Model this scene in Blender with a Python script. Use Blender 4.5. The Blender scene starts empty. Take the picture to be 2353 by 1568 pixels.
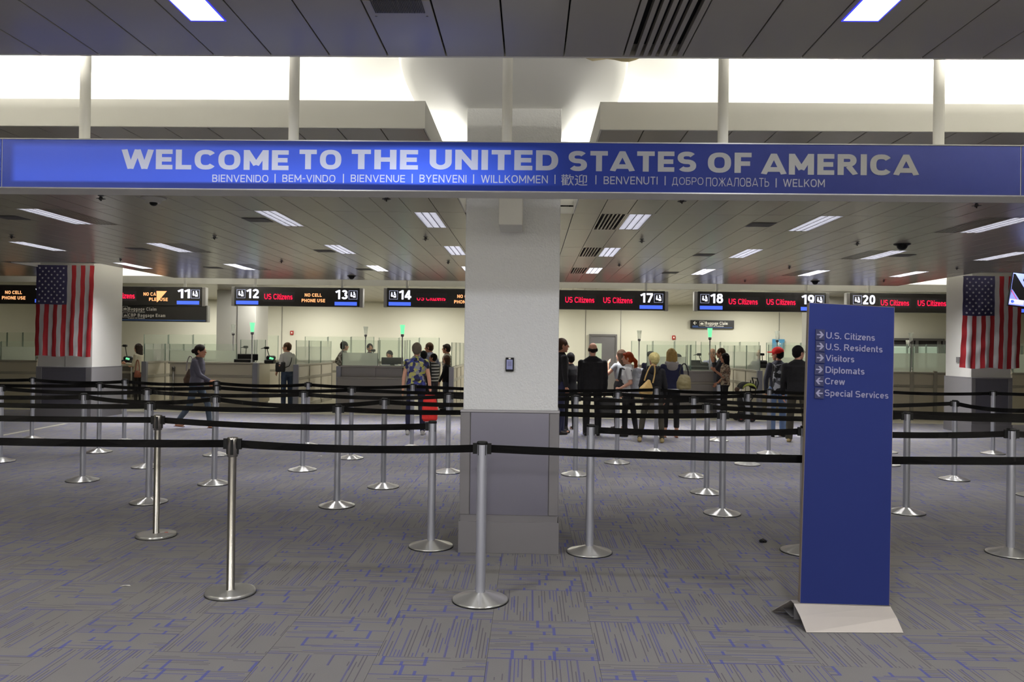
import bpy, bmesh, math, random
from mathutils import Vector, Matrix, Euler
R = math.radians
rnd = random.Random(7)
SC = bpy.context.scene
COL = SC.collection

# ------------------------------------------------------------------ camera
FPX, CX, CY = 1800.0, 1176.5, 784.0
YAW, PIT, ROL = R(1.385), 12.4 / 1800, R(0.76)
fw = Vector((-math.sin(YAW) * math.cos(PIT), math.cos(YAW) * math.cos(PIT), math.sin(PIT)))
r0 = Vector((math.cos(YAW), math.sin(YAW), 0))
u0 = r0.cross(fw)
rt = r0 * math.cos(ROL) + u0 * math.sin(ROL)
up = u0 * math.cos(ROL) - r0 * math.sin(ROL)
CAM = Vector((0, 0, 1.6))
cd = bpy.data.cameras.new('camera')
cam = bpy.data.objects.new('camera', cd)
COL.objects.link(cam)
cd.sensor_width = 36
cd.lens = FPX / 2353 * 36
cd.clip_end = 200
m = Matrix((rt, up, -fw)).transposed().to_4x4()
m.translation = CAM
cam.matrix_world = m
SC.camera = cam

# ------------------------------------------------------------------ view, world
SC.view_settings.view_transform = 'Standard'
SC.view_settings.look = 'None'
SC.view_settings.gamma = 1
SC.view_settings.use_curve_mapping = False
SC.view_settings.exposure = 0.0
w = bpy.data.worlds.new('world')
SC.world = w
w.use_nodes = True
w.node_tree.nodes['Background'].inputs[0].default_value = (.75, .78, .9, 1)
w.node_tree.nodes['Background'].inputs[1].default_value = 0.25
SC.cycles.max_bounces = 8
SC.cycles.diffuse_bounces = 4
SC.cycles.glossy_bounces = 4
SC.cycles.transmission_bounces = 8
SC.cycles.transparent_max_bounces = 16
SC.cycles.caustics_reflective = False
SC.cycles.caustics_refractive = False
SC.cycles.sample_clamp_indirect = 4
SC.cycles.use_denoising = True

def area(name, loc, sx, sy, power, col=(1, 1, 1), rot=(0, 0, 0), spread=180):
    l = bpy.data.lights.new(name, 'AREA')
    l.shape = 'RECTANGLE'; l.size = sx; l.size_y = sy
    l.energy = power; l.color = col; l.spread = R(spread)
    o = bpy.data.objects.new(name, l); COL.objects.link(o)
    o.location = loc; o.rotation_euler = rot
    return o

ZC = 3.10            # ceiling
# fluorescent strips lying on the ceiling slabs, shining up into the coves
UPW = (1, .97, .88)
for xx in (-10.8, -7.3, -3.8, 3.5, 7.0, 10.5):
    area('cove_strip', (xx, 5.62, 3.2), 3.1, .12, 330, UPW, (math.pi, 0, 0))
for xx in (-10.8, -7.4, -4.1, 3.8, 7.1, 10.5):
    area('cove_strip', (xx, 3.7, 3.22), 3.0, .12, 400, UPW, (math.pi, 0, 0))
area('cove_strip', (-0.87, 7.9, 3.2), .12, 1.7, 110, UPW, (math.pi, 0, 0))
area('cove_strip', (0.58, 7.9, 3.2), .12, 1.7, 110, UPW, (math.pi, 0, 0))
for xx in (-10.5, -7, -3.5, 0, 3.5, 7, 10.5):
    area('cove_strip', (xx, 20.1, 3.2), 3.3, .12, 300, UPW, (math.pi, 0, 0))
for sx in (-1, 1):
    area('cove_strip', (sx * 8.2, 16.6, 3.2), .12, 2.6, 260, UPW, (math.pi, 0, 0))
# hall lights behind the camera
for xx in (-4.5, 0, 4.5):
    for yy in (-5.6, -2.9):
        area('hall_light', (xx, yy, 3.05), .3, 1.2, 160, (1, .98, .96))
for xx in (-4, 4):
    area('hall_light', (xx, 0.8, 3.05), .3, 1.2, 100, (1, .98, .95))
# fill lamps added to brighten the desk hall beyond the gate signs
for xx in (-11, -7.3, -3.7, 0, 3.7, 7.3, 11):
    area('desk_hall_fill', (xx, 25.6, 3.06), 1.2, .3, 78, (1, .98, .91))
    area('desk_hall_fill', (xx, 21.6, 3.06), 1.2, .3, 40, (1, .98, .92))

# ------------------------------------------------------------------ pixels to room
def ray(px, py):
    return fw + rt * ((px - CX) / FPX) - up * ((py - CY) / FPX)
def gnd(px, py, z=0.0):
    d = ray(px, py); t = (z - CAM.z) / d.z
    return CAM + d * t
def at(px, py, Y):
    d = ray(px, py)
    return CAM + d * (Y / d.y)

# ------------------------------------------------------------------ materials
def lin(c):
    return tuple(((v / 255) / 12.92 if v / 255 <= .04045 else ((v / 255 + .055) / 1.055) ** 2.4) for v in c)
MATS = {}
def mat(name, rgb, rough=.6, metal=0, noise=0, nscale=20, bump=0, bscale=80, spec=.5, emit=None, es=1, aniso=0, detail=3):
    if name in MATS: return MATS[name]
    m = bpy.data.materials.new(name); m.use_nodes = True
    nt = m.node_tree; b = nt.nodes['Principled BSDF']
    c = lin(rgb)
    b.inputs['Base Color'].default_value = (*c, 1)
    b.inputs['Roughness'].default_value = rough
    b.inputs['Metallic'].default_value = metal
    b.inputs['Specular IOR Level'].default_value = spec
    tc = None
    if noise or bump:
        tc = nt.nodes.new('ShaderNodeTexCoord')
    if noise:
        n = nt.nodes.new('ShaderNodeTexNoise'); n.inputs['Scale'].default_value = nscale
        n.inputs['Detail'].default_value = detail
        nt.links.new(tc.outputs['Object'], n.inputs['Vector'])
        mx = nt.nodes.new('ShaderNodeMix'); mx.data_type = 'RGBA'
        mx.inputs[6].default_value = (*[v * (1 - noise) for v in c], 1)
        mx.inputs[7].default_value = (*[min(1, v * (1 + noise)) for v in c], 1)
        nt.links.new(n.outputs['Fac'], mx.inputs[0])
        nt.links.new(mx.outputs[2], b.inputs['Base Color'])
    if bump:
        n = nt.nodes.new('ShaderNodeTexNoise'); n.inputs['Scale'].default_value = bscale
        n.inputs['Detail'].default_value = 4
        nt.links.new(tc.outputs['Object'], n.inputs['Vector'])
        bp = nt.nodes.new('ShaderNodeBump'); bp.inputs['Strength'].default_value = bump
        bp.inputs['Distance'].default_value = .01
        nt.links.new(n.outputs['Fac'], bp.inputs['Height'])
        nt.links.new(bp.outputs['Normal'], b.inputs['Normal'])
    if emit:
        b.inputs['Emission Color'].default_value = (*lin(emit), 1)
        b.inputs['Emission Strength'].default_value = es
    if aniso:
        b.inputs['Anisotropic'].default_value = aniso
        b.inputs['Anisotropic Rotation'].default_value = .25
        t = nt.nodes.new('ShaderNodeTangent'); t.direction_type = 'RADIAL'; t.axis = 'Z'
        nt.links.new(t.outputs[0], b.inputs['Tangent'])
    MATS[name] = m
    return m

def glassmat(name, rgb, rough, alpha, refl=.5):
    # thin sheet: mostly see-through, a little tinted, Fresnel reflections
    m = bpy.data.materials.new(name); m.use_nodes = True
    nt = m.node_tree; nt.nodes.clear()
    out = nt.nodes.new('ShaderNodeOutputMaterial')
    tr = nt.nodes.new('ShaderNodeBsdfTransparent'); tr.inputs[0].default_value = (*lin((248, 251, 248)), 1)
    df = nt.nodes.new('ShaderNodeBsdfPrincipled'); df.inputs['Base Color'].default_value = (*lin(rgb), 1)
    df.inputs['Roughness'].default_value = rough
    tl = nt.nodes.new('ShaderNodeBsdfTranslucent'); tl.inputs[0].default_value = (*lin(rgb), 1)
    ms = nt.nodes.new('ShaderNodeMixShader'); ms.inputs[0].default_value = .55
    nt.links.new(df.outputs[0], ms.inputs[1]); nt.links.new(tl.outputs[0], ms.inputs[2])
    mx = nt.nodes.new('ShaderNodeMixShader'); mx.inputs[0].default_value = alpha
    nt.links.new(tr.outputs[0], mx.inputs[1]); nt.links.new(ms.outputs[0], mx.inputs[2])
    gl = nt.nodes.new('ShaderNodeBsdfGlossy'); gl.inputs['Roughness'].default_value = .05
    fr = nt.nodes.new('ShaderNodeFresnel'); fr.inputs[0].default_value = 1.45
    mu = nt.nodes.new('ShaderNodeMath'); mu.operation = 'MULTIPLY'; mu.inputs[1].default_value = refl
    nt.links.new(fr.outputs[0], mu.inputs[0])
    m2 = nt.nodes.new('ShaderNodeMixShader')
    nt.links.new(mu.outputs[0], m2.inputs[0]); nt.links.new(mx.outputs[0], m2.inputs[1]); nt.links.new(gl.outputs[0], m2.inputs[2])
    nt.links.new(m2.outputs[0], out.inputs[0])
    MATS[name] = m
    return m

# ------------------------------------------------------------------ mesh helpers
class MB:
    def __init__(s): s.v = []; s.f = []; s.sm = []
    def add(s, vs, fs, smooth=False):
        b = len(s.v); s.v += [tuple(v) for v in vs]
        for f in fs: s.f.append([i + b for i in f]); s.sm.append(smooth)
        return s
    def box(s, x0, x1, y0, y1, z0, z1, ch=0):
        if x0 > x1: x0, x1 = x1, x0
        if y0 > y1: y0, y1 = y1, y0
        if z0 > z1: z0, z1 = z1, z0
        if ch:
            bm = bmesh.new(); bmesh.ops.create_cube(bm, size=1)
            for v in bm.verts:
                v.co = Vector(((v.co.x + .5) * (x1 - x0) + x0, (v.co.y + .5) * (y1 - y0) + y0, (v.co.z + .5) * (z1 - z0) + z0))
            bmesh.ops.bevel(bm, geom=bm.edges[:], offset=ch, segments=1, affect='EDGES')
            bm.verts.index_update()
            s.add([v.co for v in bm.verts], [[v.index for v in f.verts] for f in bm.faces]); bm.free()
            return s
        vs = [(x, y, z) for z in (z0, z1) for y in (y0, y1) for x in (x0, x1)]
        return s.add(vs, [(0, 2, 3, 1), (4, 5, 7, 6), (0, 1, 5, 4), (2, 6, 7, 3), (0, 4, 6, 2), (1, 3, 7, 5)])
    def tube(s, p0, p1, r0, r1=None, n=16, caps=True, smooth=True):
        if r1 is None: r1 = r0
        p0 = Vector(p0); p1 = Vector(p1); d = (p1 - p0).normalized()
        a = d.orthogonal().normalized(); b = d.cross(a)
        vs = []
        for p, r in ((p0, r0), (p1, r1)):
            for i in range(n):
                t = 2 * math.pi * i / n
                vs.append(p + (a * math.cos(t) + b * math.sin(t)) * r)
        s.add(vs, [(i, (i + 1) % n, n + (i + 1) % n, n + i) for i in range(n)], smooth)
        if caps:
            s.add(vs, [tuple(range(n))[::-1], tuple(range(n, 2 * n))])
        return s
    def path(s, pts, r, n=8):
        for a, b in zip(pts, pts[1:]): s.tube(a, b, r, r, n)
        return s
    def lathe(s, prof, c=(0, 0, 0), n=32, smooth=True):
        vs = []
        for (r, z) in prof:
            for i in range(n):
                t = 2 * math.pi * i / n
                vs.append((c[0] + r * math.cos(t), c[1] + r * math.sin(t), c[2] + z))
        fs = []
        for k in range(len(prof) - 1):
            for i in range(n):
                fs.append((k * n + i, k * n + (i + 1) % n, (k + 1) * n + (i + 1) % n, (k + 1) * n + i))
        s.add(vs, fs, smooth)
        return s
    def quad(s, a, b, c, d): return s.add([a, b, c, d], [(0, 1, 2, 3)])
    def prism(s, pts, d):
        n = len(pts); d = Vector(d)
        vs = [Vector(p) for p in pts] + [Vector(p) + d for p in pts]
        return s.add(vs, [tuple(range(n)), tuple(range(n, 2 * n))[::-1]] + [(i, n + i, n + (i + 1) % n, (i + 1) % n) for i in range(n)])
    def build(s, name, m, parent=None, loc=None):
        me = bpy.data.meshes.new(name)
        me.from_pydata(s.v, [], s.f); me.polygons.foreach_set('use_smooth', s.sm)
        if m: me.materials.append(MATS[m] if isinstance(m, str) else m)
        me.validate(); me.update()
        o = bpy.data.objects.new(name, me); COL.objects.link(o)
        if parent: o.parent = parent
        if loc: o.location = loc
        return o
def empty(name, loc=(0, 0, 0), rz=0, kind=None):
    o = bpy.data.objects.new(name, None); COL.objects.link(o)
    o.location = loc; o.rotation_euler = (0, 0, rz); o.empty_display_size = .1
    if kind: o['kind'] = kind
    return o
def tag(o, label, cat, group=None):
    o['label'] = label; o['category'] = cat
    if group: o['group'] = group
    return o
def struct(o): o['kind'] = 'structure'; return o
def stuff(o): o['kind'] = 'stuff'; return o
def copy_tree(o, parent=None):
    c = o.copy(); COL.objects.link(c)
    if parent: c.parent = parent
    for ch in list(o.children): copy_tree(ch, c)
    return c

# text: an outline mesh fitted to a rectangle; lies in the local x-z plane facing -y
def textmesh(s, name, w=None, h=None, bold=0.0, spacing=1.0, thick=.002):
    c = bpy.data.curves.new(name, 'FONT'); c.body = s; c.size = 1; c.offset = bold
    c.space_character = spacing; c.fill_mode = 'FRONT'; c.resolution_u = 3
    o = bpy.data.objects.new(name, c); COL.objects.link(o)
    dg = bpy.context.evaluated_depsgraph_get(); dg.update()
    me = bpy.data.meshes.new_from_object(o.evaluated_get(dg))
    bpy.data.objects.remove(o)
    xs = [v.co.x for v in me.vertices]; ys = [v.co.y for v in me.vertices]
    x0, x1, y0, y1 = min(xs), max(xs), min(ys), max(ys)
    sx = w / (x1 - x0) if w else None
    sy = h / (y1 - y0) if h else None
    sx = sx or sy; sy = sy or sx
    vs = [((v.co.x - x0) * sx, -thick, (v.co.y - y0) * sy) for v in me.vertices]
    fs = [tuple(p.vertices) for p in me.polygons]
    bpy.data.meshes.remove(me)
    return vs, fs
def text(s, name, m, parent, x, y, z, w=None, h=None, bold=0.0, spacing=1.0, thick=.002):
    mb = MB(); vs, fs = textmesh(s, name, w, h, bold, spacing, thick)
    mb.add([(v[0] + x, v[1] + y, v[2] + z) for v in vs], fs)
    return mb.build(name, m, parent)

# ------------------------------------------------------------------ stroke lettering
# every glyph: (advance width, [polylines]) on a cap height of 1; arcs are sampled
def _arc(cx, cy, rx, ry, a0, a1, n=10, e=1.0):
    out = []
    for i in range(n + 1):
        t = R(a0 + (a1 - a0) * i / n); c, s = math.cos(t), math.sin(t)
        out.append((cx + rx * math.copysign(abs(c) ** e, c), cy + ry * math.copysign(abs(s) ** e, s)))
    return out
def glyphs(t):
    """t: stroke thickness; centrelines are inset by t/2 so that the ink fills the cap height"""
    h = t / 2; T_, B_, M_ = 1 - h, h, .5
    xh = .72 - h
    G = {}
    E_ = .8
    def full(w, y0=B_, y1=T_): return _arc(w / 2, (y0 + y1) / 2, w / 2 - h, (y1 - y0) / 2, 90, 450, 28, E_)
    G['O'] = (.82, [full(.82)])
    G['0'] = (.62, [full(.62)])
    G['C'] = (.76, [_arc(.41, .5, .41 - h, .5 - h, 38, 322, 22, E_)])
    G['W'] = (1.12, [[(h * .6, 1), (.3, 0)], [(.3, 0), (.56, 1)], [(.56, 1), (.82, 0)], [(.82, 0), (1.12 - h * .6, 1)]])
    G['E'] = (.62, [[(h, 0), (h, 1)], [(h, T_), (.62, T_)], [(h, M_), (.58, M_)], [(h, B_), (.62, B_)]])
    G['F'] = (.60, [[(h, 0), (h, 1)], [(h, T_), (.6, T_)], [(h, .46), (.55, .46)]])
    G['L'] = (.58, [[(h, 0), (h, 1)], [(h, B_), (.58, B_)]])
    G['M'] = (.92, [[(h, 0), (h, 1)], [(h, 1 - h * .4), (.46, .25)], [(.46, .25), (.92 - h, 1 - h * .4)], [(.92 - h, 1), (.92 - h, 0)]])
    G['N'] = (.78, [[(h, 0), (h, 1)], [(h, 1 - h * .4), (.78 - h, h * .4)], [(.78 - h, 0), (.78 - h, 1)]])
    G['T'] = (.66, [[(0, T_), (.66, T_)], [(.33, T_), (.33, 0)]])
    G['H'] = (.76, [[(h, 0), (h, 1)], [(h, M_), (.76 - h, M_)], [(.76 - h, 0), (.76 - h, 1)]])
    G['U'] = (.76, [[(h, 1), (h, .38)] + _arc(.38, .38, .38 - h, .38 - h, 180, 360, 14)[1:] + [(.76 - h, 1)]])
    G['I'] = (t, [[(h, 0), (h, 1)]])
    G['|'] = (t, [[(h, -.1), (h, 1.1)]])
    G['D'] = (.76, [[(h, 0), (h, 1)], [(h, T_), (.36, T_)] + _arc(.36, .5, .4 - h, .5 - h, 90, -90, 14, .85)[1:] + [(h, B_)]])
    def S(w, y0, y1):
        r = (y1 - y0) / 4; cy = (y0 + y1) / 2
        return _arc(w / 2, cy + r, w / 2 - h, r, 30, 265, 14, .85) + _arc(w / 2, cy - r, w / 2 - h, r, 85, -150, 14, .85)
    G['S'] = (.70, [S(.70, B_, T_)])
    G['A'] = (.86, [[(h * .55, 0), (.43, 1.0)], [(.43, 1.0), (.86 - h * .55, 0)], [(.2, .24), (.66, .24)], [(.37, T_ + h * .1), (.49, T_ + h * .1)]])
    G['P'] = (.68, [[(h, 0), (h, 1)], [(h, T_), (.40, T_)] + _arc(.40, .69, .28 - h, .31 - h, 90, -90, 12, .9)[1:] + [(h, .38 + h)]])
    G['R'] = (.72, [[(h, 0), (h, 1)], [(h, T_), (.40, T_)] + _arc(.40, .70, .29 - h, .30 - h, 90, -90, 12, .9)[1:] + [(h, .40 + h)], [(.40, .42), (.72 - h * .6, 0)]])
    G['B'] = (.70, [[(h, 0), (h, 1)], [(h, T_), (.40, T_)] + _arc(.40, .755 - h * .25, .26 - h * .8, .245 - h * .75, 90, -90, 10, .9)[1:] + [(h, .51)], [(.38, .51)] + _arc(.40, .255 + h * .25, .30 - h, .255 - h * .75, 90, -90, 10, .9) + [(h, B_)]])
    G['V'] = (.78, [[(h * .6, 1), (.39, 0)], [(.39, 0), (.78 - h * .6, 1)]])
    G['Y'] = (.76, [[(h * .6, 1), (.38, .42)], [(.76 - h * .6, 1), (.38, .42)], [(.38, .46), (.38, 0)]])
    G['K'] = (.72, [[(h, 0), (h, 1)], [(h, .36), (.70 - h * .5, 1)], [(.30, .55), (.72 - h * .5, 0)]])
    G['X'] = (.76, [[(h * .6, 1), (.76 - h * .6, 0)], [(h * .6, 0), (.76 - h * .6, 1)]])
    G['-'] = (.36, [[(0, .46), (.36, .46)]])
    G['.'] = (t, [[(h, 0), (h, t)]])
    G['1'] = (.44, [[(.44 - h, 0), (.44 - h, 1)], [(0, .74), (.44 - h, .95)]])
    G['2'] = (.62, [_arc(.31, .70, .31 - h, .30 - h, 165, -35, 14) + [(h * 1.1, h)], [(h * .6, B_), (.62, B_)]])
    G['3'] = (.62, [_arc(.30, .735, .28 - h, .265 - h, 160, -90, 14), _arc(.30, .28, .32 - h, .28 - h, 90, -160, 14)])
    G['4'] = (.66, [[(.66 - .13 - h, 0), (.66 - .13 - h, 1)], [(.66 - .13 - h, .96), (h * .8, .3)], [(0, .28), (.66, .28)]])
    G['5'] = (.62, [[(.58, T_), (.12, T_), (.09, .52)], _arc(.30, .32, .32 - h, .32 - h, 120, -160, 14)])
    G['6'] = (.62, [full(.62, B_, .62), _arc(.42, .45, .42 - h, .55 - h, 80, 180, 10)])
    G['7'] = (.60, [[(0, T_), (.60, T_)], [(.58 - h * .3, T_), (.2, 0)]])
    G['8'] = (.62, [full(.62, B_, .56), _arc(.31, .76, .27 - h, .24 - h * .6, 90, 450, 20)])
    G['9'] = (.62, [full(.62, .38, T_), _arc(.20, .55, .42 - h, .55 - h, -100, 0, 10)])
    # lower case
    x0 = .52
    def bowl(w, y0=B_, y1=xh): return _arc(w / 2, (y0 + y1) / 2, w / 2 - h, (y1 - y0) / 2, 90, 450, 24, .9)
    xt = xh + h
    G['o'] = (.58, [bowl(.58)])
    G['c'] = (.52, [_arc(.29, xt / 2, .29 - h, xt / 2 - h, 42, 318, 16, .9)])
    G['e'] = (.56, [_arc(.28, xt / 2, .28 - h, xt / 2 - h, 0, 322, 18, .9), [(h, xt / 2), (.56 - h, xt / 2)]])
    G['a'] = (.54, [[(.54 - h, 0), (.54 - h, xt - .2)], _arc(.27, xt - .2, .27 - h, .2 - h, 0, 150, 10), _arc(.25, .2, .25 - h, .2 - h * .8, 90, 450, 16), [(.25, .4 - h * .8), (.54 - h, .4)]])
    G['b'] = (.58, [[(h, 0), (h, 1)], bowl(.58)])
    G['d'] = (.58, [[(.58 - h, 0), (.58 - h, 1)], bowl(.58)])
    G['p'] = (.58, [[(h, -.24), (h, xt)], bowl(.58)])
    G['q'] = (.58, [[(.58 - h, -.24), (.58 - h, xt)], bowl(.58)])
    G['g'] = (.58, [[(.58 - h, xt), (.58 - h, -.04)] + _arc(.29, -.04, .29 - h, .2 - h, 0, -150, 10)[1:], bowl(.58)])
    G['i'] = (t, [[(h, 0), (h, xt)], [(h, 1 - t), (h, 1)]])
    G['l'] = (t, [[(h, 0), (h, 1)]])
    G['j'] = (t * 1.2, [[(h, -.2), (h, xt)], [(h, 1 - t), (h, 1)]])
    G['t'] = (.32, [[(.13, .95), (.13, .14), (.2, h), (.32, h)], [(0, xh), (.31, xh)]])
    G['n'] = (.53, [[(h, 0), (h, xt)], [(h, xt - .26)] + _arc(.265, xt - .26, .265 - h, .26 - h, 170, 0, 10) + [(.53 - h, 0)]])
    G['m'] = (.84, [[(h, 0), (h, xt)], _arc(.235, xt - .22, .235 - h, .22 - h, 170, 0, 8) + [(.47 - h, 0)], _arc(.605 - h * .4, xt - .22, .235 - h, .22 - h, 170, 0, 8) + [(.84 - h * 1.4, 0)]])
    G['r'] = (.34, [[(h, 0), (h, xt)], _arc(.34, xt - .28, .34 - h, .28 - h, 160, 92, 6)])
    G['s'] = (.50, [S(.50, B_, xh)])
    G['u'] = (.53, [[(h, xt), (h, .26)] + _arc(.265, .26, .265 - h, .26 - h, 180, 360, 10)[1:], [(.53 - h, 0), (.53 - h, xt)]])
    G['v'] = (.52, [[(h * .6, xt), (.26, 0)], [(.26, 0), (.52 - h * .6, xt)]])
    G['w'] = (.78, [[(h * .6, xt), (.2, 0)], [(.2, 0), (.39, xt)], [(.39, xt), (.58, 0)], [(.58, 0), (.78 - h * .6, xt)]])
    G['x'] = (.52, [[(h * .6, xt), (.52 - h * .6, 0)], [(h * .6, 0), (.52 - h * .6, xt)]])
    G['z'] = (.48, [[(.02, xh), (.46, xh), (.03, h), (.48, h)]])
    # the Cyrillic capitals the banner needs
    G['Д'] = (.86, [[(.0, 0 + h), (.86, h)], [(h, h), (h, -.2)], [(.86 - h, h), (.86 - h, -.2)], [(.14, h), (.26, T_), (.7 - h, T_), (.7 - h, h)]])
    G['Б'] = (.66, [[(h, 0), (h, 1)], [(h, T_), (.6, T_)], [(h, .58)] + [(.36, .58)] + _arc(.36, .29 + h * .5, .3 - h, .29 - h * .5, 90, -90, 10, .9)[1:] + [(h, B_)]])
    G['П'] = (.74, [[(h, 0), (h, 1)], [(.74 - h, 0), (.74 - h, 1)], [(h, T_), (.74 - h, T_)]])
    G['Ж'] = (1.04, [[(.52, 0), (.52, 1)], [(.04, 1), (.52, .48)], [(1.0, 1), (.52, .48)], [(.02, 0), (.42, .56)], [(1.02, 0), (.62, .56)]])
    G['Л'] = (.76, [[(0, B_), (.1, h * 1.2), (.2, .5), (.22, T_), (.76 - h, T_), (.76 - h, 0)]])
    G['Ь'] = (.66, [[(h, 0), (h, 1)], [(h, .56)] + [(.36, .56)] + _arc(.36, .28 + h * .5, .3 - h, .28 - h * .5, 90, -90, 10, .9)[1:] + [(h, B_)]])
    for a, b in (('О', 'O'), ('Р', 'P'), ('А', 'A'), ('В', 'B'), ('Т', 'T')): G[a] = G[b]
    return G
_GC = {}
def strokemesh(s, name, w=None, h=None, t=.14, gap=.13, thick=.002):
    """lettering fitted so that the ink spans w and the CAPITALS span h"""
    if t not in _GC: _GC[t] = glyphs(t)
    G = _GC[t]; vs, fs = [], []; x = 0
    for ch in s:
        if ch == ' ': x += .34; continue
        adv, pls = G[ch]
        for pl in pls:
            n = len(pl); L_, R_ = [], []
            closed = (abs(pl[0][0] - pl[-1][0]) + abs(pl[0][1] - pl[-1][1])) < 1e-4
            for i, (px, py) in enumerate(pl):
                def dr(a, b):
                    dx, dy = b[0] - a[0], b[1] - a[1]; l = math.hypot(dx, dy) or 1e-9; return dx / l, dy / l
                if i == 0: d1 = d0 = dr(pl[0], pl[1]); 
                elif i == n - 1: d1 = d0 = dr(pl[-2], pl[-1])
                else: d0, d1 = dr(pl[i - 1], pl[i]), dr(pl[i], pl[i + 1])
                if closed and i in (0, n - 1): d0, d1 = dr(pl[-2], pl[-1]), dr(pl[0], pl[1])
                nx, ny = -(d0[1] + d1[1]), d0[0] + d1[0]; l = math.hypot(nx, ny) or 1e-9; nx /= l; ny /= l
                k = t / 2 / max(.35, abs(nx * -d0[1] + ny * d0[0]))
                L_.append((x + px + nx * k, py + ny * k)); R_.append((x + px - nx * k, py - ny * k))
            for i in range(n - 1):
                b = len(vs)
                for p in (R_[i], R_[i + 1], L_[i + 1], L_[i]):
                    # clip slanted ends to the cap line and the base line
                    lo = -.24 if ch in 'pqgjД|' else 0
                    yy = min(1.0 if ch != '|' else 1.1, max(lo, p[1]))
                    vs.append((p[0], yy))
                fs.append((b, b + 1, b + 2, b + 3))
        x += adv + gap
    xs = [v[0] for v in vs]; x0, x1 = min(xs), max(xs)
    sy = h if h else None; sx = w / (x1 - x0) if w else sy
    if sy is None: sy = sx
    return [((a - x0) * sx, -thick - (i // 4) * 1.5e-5, b * sy) for i, (a, b) in enumerate(vs)], fs
def stext_(s, name, m, parent, x, y, z, w=None, h=None, t=.14, gap=.13, thick=.002):
    mb = MB(); vs, fs = strokemesh(s, name, w, h, t, gap, thick)
    mb.add([(v[0] + x, v[1] + y, v[2] + z) for v in vs], fs)
    return mb.build(name, m, parent)

# ------------------------------------------------------------------ shared materials
mat('white_paint', (214, 212, 204), .6, noise=.02, nscale=3)
mat('cove_white', (235, 234, 228), .7)
mat('cream_wall', (214, 212, 196), .7, noise=.02, nscale=1.5)
mat('stucco', (224, 224, 222), .75, noise=.03, nscale=30, bump=.7, bscale=70)
mat('ceiling_metal', (158, 153, 140), .24, spec=.4, noise=.02, nscale=4)
mat('ceiling_trim', (222, 220, 212), .5)
mat('dark_void', (22, 21, 20), .8)
mat('vent_dark', (58, 56, 52), .6)
mat('steel', (160, 158, 162), .36, .5, noise=.05, nscale=3)
mat('dark_steel', (124, 121, 124), .4, .4, noise=.05, nscale=3)
mat('brushed_steel', (228, 226, 220), .32, .85, aniso=.9)
mat('post_silver', (186, 187, 196), .36, .6)
mat('chrome', (176, 172, 165), .27, 1)
mat('black_plastic', (15, 15, 16), .5, spec=.25)
mat('black_belt', (13, 12, 12), .8, spec=.08)
mat('counter_laminate', (200, 193, 174), .5, noise=.03, nscale=2)
mat('counter_grey', (166, 162, 158), .45, noise=.03, nscale=2)
mat('counter_trim', (164, 159, 145), .35, .2)
mat('counter_post', (150, 151, 160), .35, .5)
mat('tile_floor', (176, 170, 150), .5, noise=.04, nscale=3)
mat('pale_strip', (170, 166, 148), .6)
mat('sign_black', (26, 24, 22), .4)
mat('sign_edge', (170, 168, 164), .4, .4)
mat('sign_grey', (44, 41, 44), .5)
mat('lamp_tube', (250, 250, 255), .5, emit=(235, 238, 255), es=2.2)
mat('louver_metal', (66, 66, 70), .6, spec=.2)
mat('led_white', (240, 240, 255), .5, emit=(235, 238, 255), es=1.25)
mat('led_line', (170, 175, 195), .5, emit=(160, 165, 190), es=.7)
mat('led_blue', (60, 90, 230), .5, emit=(78, 112, 245), es=1.0)
mat('led_red', (255, 20, 60), .5, emit=(255, 18, 66), es=1.6)
mat('led_orange', (255, 170, 100), .5, emit=(255, 178, 120), es=1.3)
mat('print_white', (244, 242, 232), .6)
mat('print_blue', (62, 92, 150), .6)
mat('totem_blue', (30, 42, 100), .6, noise=.03, nscale=3, spec=.15)
mat('totem_dark', (20, 26, 70), .55)
mat('totem_text', (136, 134, 160), .5)
mat('totem_edge', (120, 108, 98), .5)
mat('alu_plate', (172, 165, 159), .5, .5, noise=.03, nscale=8)
glassmat('lamp_off', (250, 250, 244), .6, .35, .1)
mat('lamp_green', (120, 220, 160), .5, emit=(120, 240, 170), es=1.1)
mat('alarm_red', (170, 45, 40), .5)
mat('door_metal', (150, 148, 150), .3, .8)
mat('frame_metal', (120, 118, 118), .4, .5)
mat('flag_red', (156, 24, 32), .75, noise=.08, nscale=14)
mat('flag_white', (200, 197, 196), .8, noise=.04, nscale=14)
mat('flag_blue', (38, 34, 70), .8)
mat('star_white', (205, 205, 205), .8)
glassmat('glass_clear', (226, 234, 224), .2, .07)
glassmat('glass_frost', (222, 228, 214), .6, .6)

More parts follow.
